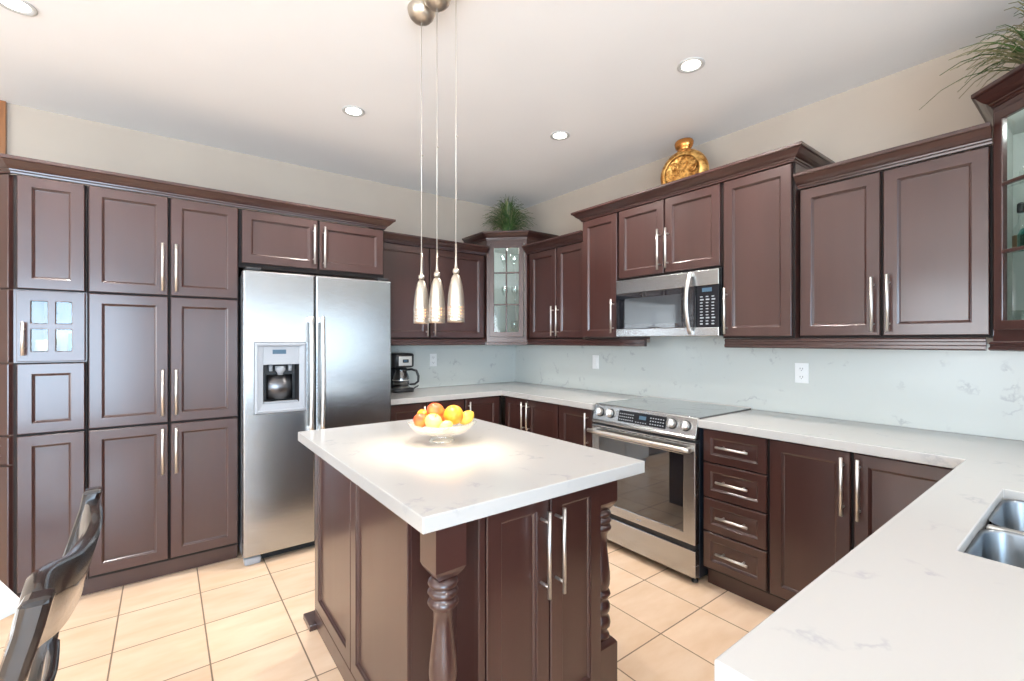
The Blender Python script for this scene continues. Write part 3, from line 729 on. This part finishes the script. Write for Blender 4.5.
def turned_leg(x0, y0, s=.09):
    cx, cy = x0 + s / 2 - ox, y0 + s / 2 - oy; h = s / 2
    sq = lambda e, z: [(cx - h + e, cy - h + e, z), (cx + h - e, cy - h + e, z), (cx + h - e, cy + h - e, z), (cx - h + e, cy + h - e, z)]
    mb = MB(); mb.loft([sq(.018, .722), sq(.012, .730), sq(.004, .742), sq(0, .752), sq(0, .876)])
    mb.loft([sq(0, .03), sq(0, .225), sq(.004, .232), sq(.014, .243)])
    mb.lathe(TURN, 28, (cx, cy, 0), True, True)
    o = mb.build('leg', CAB, t)
    MB().box(cx - h - .022, cx + h + .022, cy - h - .022, cy + h + .022, 0, .030, .004).build('plinth_block', CAB, o)
turned_leg(-2.42, -2.80); turned_leg(-1.714, -2.72)
mb = MB().box(-2.436, -2.30, -1.595, -1.47, 0, .028, .004); I(mb).build('plinth_block', CAB, t)
tag(MB().box(IX0, IX1, IY0, IY1, .878, .92).build('island_worktop', QUARTZ, bevel=.003), 'white quartz slab on top of the dark island with the fruit bowl', 'countertop')

# ------------------------------------------------------------------ fruit bowl and fruit
BX, BY, BZ = -2.030, -2.115, .921
t = thing('fruit_bowl', 'clear footed glass bowl full of fruit on the island', 'bowl', (BX, BY, BZ))
mb = MB(); seg = 48; prof = [(.050, 0, 0), (.052, .004, 0), (.040, .014, .05), (.032, .022, .08), (.036, .028, .05), (.078, .034, .03), (.108, .046, .03), (.128, .064, .04), (.142, .082, .05)]
rings = []
for r, z, w in prof + [(.137, .083, .05), (.122, .068, .04), (.098, .052, .03), (.06, .041, .0), (.01, .038, 0)]:
    rings.append([((r * (1 + w * math.cos(12 * 2 * PI * i / seg))) * math.cos(2 * PI * i / seg), (r * (1 + w * math.cos(12 * 2 * PI * i / seg))) * math.sin(2 * PI * i / seg), z) for i in range(seg)])
mb.loft(rings, True, True, True); mb.build('glass_body', BOWLG, t)
# thing needs its own look of foot ring
MB().lathe([(.052, .001), (.054, .004), (.050, .007), (.046, .004)], 40).build('foot_ring', BOWLG, t)
def fruit_mat(name, c1, c2, sc_=6):
    m = mat(name, c1, .35, spec=.4); m.node_tree.nodes['Principled BSDF'].inputs['Subsurface Weight'].default_value = .08
    return noise_col(m, c1, c2, (1, 1, 1), sc_, 2, .4, .6, world=False)
PEACH = fruit_mat('peach_skin', (.62, .06, .02), (.80, .24, .05), 9); ORANGE = fruit_mat('orange_skin', (.75, .24, .015), (.80, .32, .03), 40)
LEMON = fruit_mat('yellow_skin', (.74, .46, .05), (.80, .54, .09), 8); PALE = fruit_mat('pale_skin', (.66, .46, .12), (.72, .52, .17), 8)
STEM = mat('stem_brown', (.10, .05, .02), .7)
def fruit(name, label, cat, p, r, m, kind, rot=(0, 0, 0)):
    mb = MB(); n = 14; pr = []
    for k in range(n + 1):
        a = PI * k / n; z = -math.cos(a) * r; q = math.sin(a) * r
        if kind == 'apple': z = z * .90 - .10 * r * math.copysign(max(0, (1 - q / r)) ** 2 * 2.2, z) * (1 if z > 0 else .6); q *= 1.03 + .04 * (z / r)
        if kind == 'lemon': z = z * 1.22 + (.10 * r * math.copysign((1 - q / r) ** 4, z)); q *= .93
        if kind == 'peach': z *= .93; z -= .08 * r * (1 - q / r) ** 3 if z > 0 else 0
        pr.append((max(q, .0004), z))
    mb.lathe(pr, 24, (0, 0, 0), True, True)
    if kind == 'peach':
        for v in mb.bm.verts:
            a = math.atan2(v.co.y, v.co.x); v.co.x *= 1 - .07 * math.exp(-(a / .25) ** 2); v.co.y *= 1 - .03 * math.exp(-(a / .25) ** 2)
    o = mb.build(name, m); o.location = p; o.rotation_euler = rot; tag(o, label, cat)
    if kind in ('apple', 'peach'): MB().tube([(0, 0, r * .70), (.001, .001, r * .9), (.004, .002, r * 1.05)], .0018, 6).build('stem', STEM, o)
    return o
rg = (.604, .797); rr_ = (.797, -.604)
def fp(lat, dep, z): return (BX + rr_[0] * lat + rg[0] * dep, BY + rr_[1] * lat + rg[1] * dep, BZ + z)
fruit('orange', 'large golden orange fruit at the top right of the bowl', 'fruit', fp(.052, -.030, .116), .041, ORANGE, 'orange')
fruit('peach', 'red blushed peach resting on top of the fruit pile', 'fruit', fp(-.030, .005, .128), .037, PEACH, 'peach', (.3, .2, 1))
fruit('peach', 'red peach at the left rim of the bowl', 'fruit', fp(-.086, -.028, .092), .031, PEACH, 'peach', (.9, .2, 2.5))
fruit('apple', 'pale yellow apple at the front middle of the bowl', 'fruit', fp(-.026, -.066, .094), .035, PALE, 'apple', (.5, .1, 0))
fruit('lemon', 'yellow lemon at the right rim of the bowl', 'fruit', fp(.102, .010, .098), .029, LEMON, 'lemon', (.6, .8, .4))
fruit('apple', 'orange yellow apple behind the left peach', 'fruit', fp(-.084, .040, .102), .031, ORANGE, 'apple', (.1, .4, 0))
fruit('apple', 'yellow apple at the back right of the bowl', 'fruit', fp(.048, .060, .100), .036, LEMON, 'apple', (.2, 0, 0))
fruit('peach', 'orange red peach at the back middle of the bowl', 'fruit', fp(-.015, .082, .095), .034, PEACH, 'peach', (.2, 0, 0))
fruit('lemon', 'pale lemon low at the front right of the bowl', 'fruit', fp(.030, -.098, .083), .022, PALE, 'lemon', (1.2, .3, 1))

# ------------------------------------------------------------------ pendant lights
def pendant(x, y, zb, label, tilt=0):
    t = thing('pendant_light', label, 'pendant lamp', (x, y, H), 0, 'slim pendant lamps over the island')
    MB().lathe([(.056, 0), (.0565, -.006), (.054, -.020), (.048, -.034), (.038, -.045), (.024, -.053), (.010, -.056), (.004, -.057)], 32, cap0=True, cap1=True).build('canopy', NICKEL, t)
    zt = zb + .192 - H
    MB().tube([(0, 0, -.055), (0, 0, zt + .06)], .0017, 6).build('cord', mat('clear_cord', (.62, .58, .52), .3, .4), t)
    MB().tube([(0, 0, -.60), (.004, 0, -.603), (.009, .002, -.599)], .0022, 6).build('cord_clip', NICKEL, t)
    MB().lathe([(.003, .10), (.0035, .04), (.0055, .018), (.006, .010), (.011, .006), (.0125, -.002), (.011, -.009), (.007, -.012)], 20, (0, 0, zt), True, True).build('socket', NICKEL, t)
    mb = MB(); seg = 48
    pr = [(.007, -.012), (.013, -.018), (.018, -.030), (.023, -.050), (.027, -.075), (.0295, -.10), (.031, -.125)]
    slots = [-.134, -.140, -.146, -.152, -.158, -.164, -.170, -.176, -.182]
    pr += [(.0315, z) for z in slots] + [(.0315, -.192), (.0305, -.192)]
    rings = [[(r * math.cos(2 * PI * i / seg), r * math.sin(2 * PI * i / seg), zt + z) for i in range(seg)] for r, z in pr]
    R = mb.loft(rings, False, False, True); mb.bm.verts.ensure_lookup_table()
    kill = []
    for f in mb.bm.faces:
        zc = f.calc_center_median().z - zt; a = math.atan2(f.calc_center_median().y, f.calc_center_median().x)
        k = int((a + PI) / (2 * PI) * seg)
        if any(abs(zc - q) < .0015 for q in (-.137, -.149, -.161, -.173)) and k % 2 == 0: kill.append(f)
    bmesh.ops.delete(mb.bm, geom=kill, context='FACES')
    sh = mb.build('lamp_shade', NICKEL, t)
    sm = sh.modifiers.new('solid', 'SOLIDIFY'); sm.thickness = .0012; sm.offset = -1
    MB().lathe([(.008, -.09), (.012, -.11), (.019, -.135), (.021, -.150), (.018, -.165), (.008, -.174)], 20, (0, 0, zt), True, True).build('bulb', BULB, t)
    l = bpy.data.lights.new('pendant_bulb', 'SPOT'); l.energy = 11; l.color = (1, .80, .58); l.spot_size = math.radians(78); l.spot_blend = 1.0; l.shadow_soft_size = .02
    o = bpy.data.objects.new('pendant_bulb_light', l); C.objects.link(o); o.location = (x, y, zb - .01)
pendant(-2.127, -2.117, 1.418, 'left of the three slim steel pendant lamps over the island')
pendant(-2.115, -2.229, 1.417, 'middle slim steel pendant lamp, between the other two, over the island')
pendant(-2.103, -2.356, 1.416, 'right of the three slim steel pendant lamps, nearest the camera')

# ------------------------------------------------------------------ recessed ceiling lights
for x, y, lb, pw in ((-2.075, -1.107, 'recessed ceiling light in front of the fridge, left of the pendant cords', 34), (-.874, -1.61, 'recessed ceiling light above the left of the range', 32),
                 (-.893, -2.573, 'recessed ceiling light nearest the gold vase, on the right', 32), (-3.452, -1.147, 'recessed ceiling light in the top left corner of the view', 30),
                 (-2.3, -5.2, 'added recessed fill light behind the peninsula, out of view', 36), (-4.6, -3.4, 'added recessed fill light over the dining side, out of view', 36), (-4.6, -5.6, 'added recessed fill light over the patio side, out of view', 36), (-.9, -5.4, 'added recessed fill light behind the sink, out of view', 36)):  # last four are added out of view, as fill and bounce light
    t = thing('recessed_light', lb, 'ceiling light', (x, y, H), 0, 'round recessed ceiling lights')
    MB().lathe([(.064, 0), (.065, -.004), (.060, -.006), (.047, -.003), (.044, -.0005)], 36).build('trim_ring', mat('trim_grey_white', (.55, .55, .54), .5), t)
    MB().lathe([(.0445, -.0012), (.0445, -.0022), (.02, -.003), (.001, -.003)], 36, cap1=True).build('lens', POT, t)
    l = bpy.data.lights.new('downlight', 'SPOT'); l.energy = pw * (2.3 if y > -3 else 2.0); l.color = (1, .94, .88); l.spot_size = math.radians(150); l.spot_blend = .7; l.shadow_soft_size = .045
    o = bpy.data.objects.new('downlight_lamp', l); C.objects.link(o); o.location = (x, y, H - .012)

# ------------------------------------------------------------------ coffee maker
t = thing('coffee_maker', 'black drip coffee maker with glass carafe beside the fridge', 'coffee maker', (-1.375, -.155, ZT + .001))
def rb(mb, x0, x1, y0, y1, r, zs): # rounded box through (z, inset)
    mb.loft([rrect(x0 + e, x1 - e, y0 + e, y1 - e, r, z, 4) for z, e in zs], True, True, True)
mb = MB(); rb(mb, -.10, .095, -.115, .115, .04, [(0, .004), (.003, 0), (.024, 0), (.032, .006)]); mb.build('base', BLACKP, t)
MB().lathe([(.066, .033), (.066, .037), (.06, .038)], 32, (0, -.03, 0), True, True).build('hot_plate', STEELH, t)
mb = MB(); rb(mb, -.095, .09, .05, .113, .02, [(.02, 0), (.26, 0)]); mb.build('back_column', BLACKP, t)
mb = MB(); rb(mb, -.10, .095, -.115, .113, .045, [(.205, .012), (.215, .002), (.31, 0), (.322, .006), (.325, .02)]); mb.build('brew_housing', BLACKP, t)
mb = MB().use(STEELH).box(-.055, .06, -.1175, -.113, .222, .300, .002).use(BLACKP).box(-.022, .03, -.1195, -.117, .247, .275, .004).use(LCD).box(-.012, .018, -.120, -.119, .256, .268)
mb.build('front_plate', None, t)
cf = MB().lathe([(.045, 0), (.062, .004), (.070, .03), (.070, .075), (.060, .115), (.048, .135), (.050, .15)], 32, (0, -.03, .039), True).build('carafe', SMOKE, t)
MB().lathe([(.051, .142), (.053, .150), (.045, .160), (.01, .163)], 32, (0, -.03, .039), True, True).build('lid', BLACKP, cf)
mb = MB().tube([(.04, -.045, .182), (.075, -.075, .188), (.108, -.10, .176), (.122, -.112, .13), (.120, -.11, .085), (.098, -.09, .062), (.062, -.065, .06)], [.008, .010, .011, .011, .010, .009, .008], 10)
mb.build('handle', BLACKP, cf)
MB().lathe([(.0715, .10), (.0715, .108)], 32, (0, -.03, -.005)).build('band', STEELH, cf)
tag(MB().tube([(-1.268, -.10, .921), (-1.24, -.13, .925), (-1.205, -.15, .945), (-1.185, -.13, .955), (-1.20, -.10, .94), (-1.235, -.11, .921), (-1.255, -.07, .920), (-1.245, -.03, .921)], .003, 8).build('power_cord', BLACKP), 'black power cord looped on the counter beside the coffee maker', 'cord')

# ------------------------------------------------------------------ outlets
def outlet(loc, rz, label, duplex=True):
    t = thing('wall_outlet' if duplex else 'light_switch', label, 'outlet' if duplex else 'switch', loc, rz)
    MB().box(-.036, .036, -.005, .0, -.058, .058, .002).build('cover_plate', WHITEP, t)
    if duplex:
        for z in (-.024, .024):
            s = MB().lathe([(.0165, 0), (.0165, .0015), (.015, .002)], 24, cap1=True, M=Matrix.Translation((0, -.005, z)) @ Matrix.Rotation(PI / 2, 4, 'X')).build('socket', WHITEP, t)
            MB().box(-.008, -.0055, -.0075, -.0069, z - .002, z + .007).box(.0055, .008, -.0075, -.0069, z - .002, z + .007).box(-.002, .002, -.0075, -.0069, z - .010, z - .006).build('slot', HOLE, s)
    else: MB().box(-.016, .016, -.009, -.004, -.033, .033, .002).build('rocker', WHITEP, t)
outlet((-.988, -.0215, 1.167), 0, 'white duplex outlet on the backsplash beside the coffee maker')
outlet((-.0215, -1.149, 1.163), -PI / 2, 'white rocker switch on the backsplash left of the range', False)
outlet((-.0215, -2.743, 1.159), -PI / 2, 'white duplex outlet on the backsplash right of the range')

# ------------------------------------------------------------------ gold vase
t = thing('vase', 'round flat gold vase with scroll relief on top of the cabinets', 'vase', (-.25, -2.13, 2.2705), -1.42)
mb = MB(); seg = 64; R0 = .160; cz = .170
for side in (1,):
    rings = []
    for k in range(13):
        f = k / 12; a = PI * (f - .5)
        y = math.sin(a) * .045; rr = R0 - .05 + .05 * math.cos(a)
        rings.append([(rr * math.cos(2 * PI * i / seg), y, cz + rr * math.sin(2 * PI * i / seg)) for i in range(seg)])
    inner = []
    for rr, y in ((.112, .044), (.104, .034), (.05, .038), (.004, .040)): inner.append([(rr * math.cos(2 * PI * i / seg), y, cz + rr * math.sin(2 * PI * i / seg)) for i in range(seg)])
    fr = [[(p[0], -p[1], p[2]) for p in r] for r in inner[::-1]]
    mb.loft(fr + rings + inner, True, True, True)
bmesh.ops.remove_doubles(mb.bm, verts=mb.bm.verts, dist=.0004)
vb = mb.build('body', GOLD, t)
mb = MB(); mb.lathe([(.050, .300), (.044, .322), (.044, .332), (.054, .342), (.060, .360), (.062, .375), (.056, .388), (.048, .394), (.03, .37)], 36, (0, 0, 0), True, True, sy=.75); mb.build('neck', mat('copper_gold', (.62, .26, .07), .25, .9), t)
MB().box(-.06, .06, -.04, .04, 0, .018, .005).build('foot', GOLD, t)
mb = MB()
def spiral(cx, cz_, r, turns, d, ph, y):
    pts = []
    for k in range(26):
        f = k / 25; a = ph + d * f * turns * 2 * PI; q = r * (1 - f * .82)
        pts.append((cx + q * math.cos(a), y, cz_ + q * math.sin(a)))
    return pts
for y in (-.040,):
    for k in range(6):
        a = k * PI / 3 + .3; mb.tube(spiral(.066 * math.cos(a), cz + .066 * math.sin(a), .030, 1.6, 1 if k % 2 else -1, a, y), .0048, 6)
    mb.tube(spiral(0, cz, .028, 1.8, 1, 0, y - .002), .005, 6)
    for k in range(24):
        a = k * PI / 12; mb.lathe([(.001, -.006), (.006, -.003), (.007, 0), (.006, .003), (.001, .006)], 8, (.103 * math.cos(a), y, cz + .103 * math.sin(a)))
    for k in range(14):
        a = k * PI / 7; mb.tube([(.118 * math.cos(a), y - .002, cz + .118 * math.sin(a)), (.132 * math.cos(a + .12), y + .004, cz + .132 * math.sin(a + .12)), (.146 * math.cos(a + .05), y + .012, cz + .146 * math.sin(a + .05))], .004, 6)
mb.build('scroll_relief', GOLD, t)

# ------------------------------------------------------------------ grass plants
def leaf_mat(name, c1, c2):
    m = mat(name, c1, .5); m.node_tree.nodes['Principled BSDF'].inputs['Subsurface Weight'].default_value = 0
    return noise_col(m, c1, c2, (1, 1, 1), 30, 2, .35, .65, world=False)
G1 = leaf_mat('grass_green', (.030, .075, .018), (.10, .17, .05)); G2 = leaf_mat('grass_dry', (.16, .16, .07), (.30, .27, .14))
def grass(label, loc, n, reach, height, seed, dry=.3, width=.0045):
    rnd = random.Random(seed)
    t = thing('potted_grass', label, 'plant', loc)
    MB().lathe([(.055, 0), (.065, .05), (.070, .075), (.062, .075), (.058, .06), (.005, .06)], 28, cap0=True, cap1=True).build('pot', mat('pot_brown', (.08, .05, .035), .5), t)
    for key, m, cnt in (('leaves', G1, int(n * (1 - dry))), ('dry_leaves', G2, int(n * dry))):
        mb = MB()
        for k in range(cnt):
            a = rnd.uniform(0, 2 * PI); lean = rnd.uniform(.05, 1) ** .8; L_ = rnd.uniform(.6, 1.0)
            R_ = reach * lean * L_; Hh = height * L_ * (1 - .55 * lean ** 2); droop = rnd.uniform(.1, .9) * lean * height * .5
            b0 = rnd.uniform(0, .035); wob = rnd.uniform(-.25, .25)
            P_ = []
            for s in range(7):
                f = s / 6; r_ = b0 + R_ * f ** 1.25; z_ = .055 + Hh * math.sin(f * PI * .52) - droop * f ** 3
                aa = a + wob * f; P_.append(Vector((r_ * math.cos(aa), r_ * math.sin(aa), z_)))
            side = Vector((-math.sin(a), math.cos(a), 0)); w_ = rnd.uniform(.7, 1.2) * width
            L1 = [mb.bm.verts.new(p + side * w_ * (1 - (s / 6) ** 2 * .93) / 2) for s, p in enumerate(P_)]
            L2 = [mb.bm.verts.new(p - side * w_ * (1 - (s / 6) ** 2 * .93) / 2) for s, p in enumerate(P_)]
            L3 = [mb.bm.verts.new(p + Vector((0, 0, -w_ * .25))) for p in P_]
            for s in range(6):
                for A, B in ((L1, L3), (L3, L2)):
                    f = mb.bm.faces.new((A[s], A[s + 1], B[s + 1], B[s])); f.smooth = True; f.material_index = 0
        mb.build(key, m, t)
grass('spiky green grass plant on top of the corner glass cabinet', (-.42, -.42, 2.27), 620, .28, .385, 3, .2, .008)
grass('spiky grass plant on the display cabinet at the top right', (-.33, -3.70, 2.27), 300, .35, .36, 11, .6, .010)

# ------------------------------------------------------------------ bottles and glasses behind glass
def lathe_thing(name, label, cat, loc, prof, m, group=None, top=None, cap_name='cap', cap_m=None):
    o = MB().lathe(prof, 24, cap0=True).build(name, m); o.location = loc; tag(o, label, cat, group)
    if top: MB().lathe(top, 20, cap0=True, cap1=True).build(cap_name, cap_m or BLACKP, o)
    return o
bt = [(.022, 0), (.024, .004), (.024, .09), (.018, .105), (.009, .118), (.008, .165)]
z1 = 1.694 + .001
o = lathe_thing('bottle', 'tall clear bottle with a black stopper on the middle display shelf', 'bottle', (-.262, -3.617, z1), bt, CUT, top=[(.010, .160), (.012, .165), (.012, .195), (.006, .20)])
MB().lathe([(.0246, .015), (.0246, .07)], 32).build('label_band', mat('label_brown', (.25, .15, .08), .6), o)
lathe_thing('bottle', 'teal glass bottle beside the tall clear bottle', 'bottle', (-.325, -3.655, z1), [(.040, 0), (.044, .006), (.044, .06), (.036, .082), (.014, .096), (.012, .118)], TEAL, top=[(.016, .112), (.018, .118), (.018, .14), (.010, .146)], cap_m=DARKBL)
lathe_thing('bottle', 'amber bottle at the back of the display cabinet', 'bottle', (-.33, -3.80, z1), bt, mat('amber_glass', (.25, .09, .02), .1), top=[(.010, .160), (.012, .165), (.012, .185), (.006, .19)])
for k, (x, y, lb) in enumerate(((-.262, -3.622, 'cut glass tumbler at the left of the lowest display shelf'), (-.335, -3.66, 'cut glass tumbler right of the first on the lowest display shelf'), (-.30, -3.80, 'cut glass tumbler at the back of the lowest display shelf'))):
    lathe_thing('tumbler', lb, 'glass', (x, y, 1.3685), [(.024, 0), (.026, .004), (.031, .10), (.029, .10), (.024, .012), (.002, .010)], CUT, 'tumblers on the lowest display shelf')
lathe_thing('jar', 'small glass jar on the upper display shelf', 'jar', (-.31, -3.65, 1.955), [(.03, 0), (.035, .01), (.035, .05), (.025, .06)], CUT, top=[(.028, .058), (.028, .066), (.01, .075)], cap_m=WHITEP)
# corner cabinet glassware
GOB = [(.030, 0), (.030, .003), (.005, .008), (.004, .07), (.018, .085), (.033, .115), (.035, .15), (.032, .17), (.030, .17), (.028, .12), (.002, .09)]
cg = [(-.44, -.42, 1.356, 'lowest', 'near the left'), (-.36, -.44, 1.356, 'lowest', 'near the right'), (-.44, -.40, 1.680, 'middle', 'near the left'), (-.37, -.46, 1.680, 'middle', 'near the right'), (-.45, -.40, 1.970, 'top', 'near the left'), (-.38, -.45, 1.970, 'top', 'near the right')]
for x, y, z, a_, b_ in cg:
    z += .003
    if a_ == 'lowest' and 'left' in b_:
        lathe_thing('bowl', 'small yellow green bowl on the lowest shelf of the corner cabinet', 'bowl', (x, y, z), [(.03, 0), (.045, .01), (.06, .05), (.057, .05), (.04, .014), (.002, .01)], mat('lime_glaze', (.45, .55, .12), .3))
    else: lathe_thing('goblet', 'stemmed glass %s of the %s shelf in the corner cabinet' % (b_, a_), 'glass', (x, y, z), GOB, CUT, 'stemmed glasses in the corner cabinet')
# things in the little pantry glass door
lathe_thing('mug', 'white mug behind the four pane pantry door', 'mug', (-3.46, -.50, 1.257), [(.036, 0), (.04, .005), (.04, .095), (.037, .095), (.035, .01), (.002, .008)], WHITEP)
lathe_thing('canister', 'yellow canister behind the four pane pantry door', 'canister', (-3.40, -.42, 1.257), [(.045, 0), (.047, .004), (.047, .14)], mat('yellow_tin', (.75, .50, .12), .4), top=[(.049, .138), (.049, .155), (.02, .16)], cap_name='lid', cap_m=WHITEP)
lathe_thing('canister', 'blue canister behind the four pane pantry door', 'canister', (-3.345, -.50, 1.257), [(.028, 0), (.03, .004), (.03, .13)], mat('blue_tin', (.10, .28, .55), .4), top=[(.031, .128), (.031, .14), (.01, .146)], cap_name='lid', cap_m=WHITEP)

# ------------------------------------------------------------------ dining chair in the left foreground
t = thing('dining_chair', 'glossy black lacquered dining chair back in the lower left foreground', 'chair', (-3.30, -2.73, 0))
cxo, cyo = -3.30, -2.73
def CH(p): return Vector((p[0] - cxo, p[1] - cyo, p[2]))
def beam(mb, pts, wx, wy):
    """rectangular section (wx along x, wy along y) along points"""
    rings = []
    for k, p in enumerate(pts):
        a = wx[k] if isinstance(wx, list) else wx; b = wy[k] if isinstance(wy, list) else wy
        rings.append([(p[0] - a / 2, p[1] - b / 2, p[2]), (p[0] + a / 2, p[1] - b / 2, p[2]), (p[0] + a / 2, p[1] + b / 2, p[2]), (p[0] - a / 2, p[1] + b / 2, p[2])])
    mb.loft(rings)
for yy in (-3.000, -2.470):
    xt = -3.098 if yy < -2.7 else -3.094
    zs = [(0, -.055), (.20, -.085), (.45, -.100), (.62, -.088), (.78, -.062), (.90, -.030), (.98, -.008), (1.020, 0)]
    pts = [CH((xt + dx, yy, z)) for z, dx in zs]
    mb = MB(); beam(mb, pts, [.030, .034, .042, .036, .032, .030, .030, .032], [.030, .034, .042, .038, .034, .034, .036, .038])
    mb.build('back_post', BLKL, t, bevel=.008)
RL = [(-3.094, -2.484, 1.000), (-3.086, -2.55, .994), (-3.081, -2.62, .983), (-3.086, -2.69, .978), (-3.094, -2.77, .986), (-3.108, -2.85, 1.004), (-3.112, -2.91, 1.013), (-3.104, -2.985, 1.008)]
def rail(z_drop, hgt, thick, name, dx=0):
    # smooth the rail path
    P_ = [Vector(p) for p in RL]; out = []
    for k in range(len(P_) - 1):
        p0, p1, p2, p3 = P_[max(k - 1, 0)], P_[k], P_[k + 1], P_[min(k + 2, len(P_) - 1)]
        for s in range(5):
            f = s / 5; out.append(.5 * ((2 * p1) + (p2 - p0) * f + (2 * p0 - 5 * p1 + 4 * p2 - p3) * f * f + (3 * p1 - p0 - 3 * p2 + p3) * f ** 3))
    out.append(P_[-1]); mb = MB(); rings = []
    for p in out:
        q = CH(p); lx = dx - hgt * .22
        ztop = (q.z if z_drop == 0 else .985) - z_drop
        rings.append([(q.x - thick / 2 + dx, q.y, ztop - .004), (q.x - thick / 4 + dx, q.y, ztop), (q.x + thick / 4 + dx, q.y, ztop), (q.x + thick / 2 + dx, q.y, ztop - .004),
                      (q.x + thick / 2 + lx, q.y, ztop - hgt + .004), (q.x + lx + thick / 4, q.y, ztop - hgt), (q.x + lx - thick / 4, q.y, ztop - hgt), (q.x - thick / 2 + lx, q.y, ztop - hgt + .004)])
    mb.loft(rings, True, True, True); return mb.build(name, BLKL, t)
rail(0, .13, .026, 'crest_rail'); rail(.27, .06, .020, 'back_slat', -.062); rail(.40, .06, .020, 'back_slat', -.088)
mb = MB(); rb(mb, -3.62 - cxo, -3.185 - cxo, -2.975 - cyo, -2.495 - cyo, .04, [(.415, .01), (.42, 0), (.452, 0), (.47, .012)]); mb.build('seat', SEATM, t)
mb = MB(); mb.box(-3.60 - cxo, -3.20 - cxo, -2.96 - cyo, -2.51 - cyo, .36, .414, .004); mb.build('seat_frame', BLKL, t)
for yy in (-2.95, -2.52):
    mb = MB(); beam(mb, [CH((-3.585, yy, 0)), CH((-3.58, yy, .36))], [.026, .040], [.026, .040]); mb.build('leg', BLKL, t, bevel=.004)

# white table beyond the chair: only a corner of its top is in the picture
t = thing('dining_table', 'white table top corner at the left edge of the view beyond the black chair', 'table', (-3.78, -2.10, 0))
tp = [(-3.228, -2.322), (-3.33, -2.43), (-3.62, -2.47), (-3.95, -2.43), (-4.28, -2.20), (-4.28, -1.92), (-3.95, -1.72), (-3.50, -1.76), (-3.40, -1.90)]
mb = MB(); mb.poly([(x + 3.78, y + 2.10) for x, y in tp], .728, .750); mb.build('table_top', WHITEP, t, bevel=.004)
MB().lathe([(.26, 0), (.26, .012), (.10, .03), (.045, .06), (.035, .30), (.04, .60), (.09, .70), (.16, .727)], 32, (0, 0, 0), True, True).build('pedestal', BLKL, t)
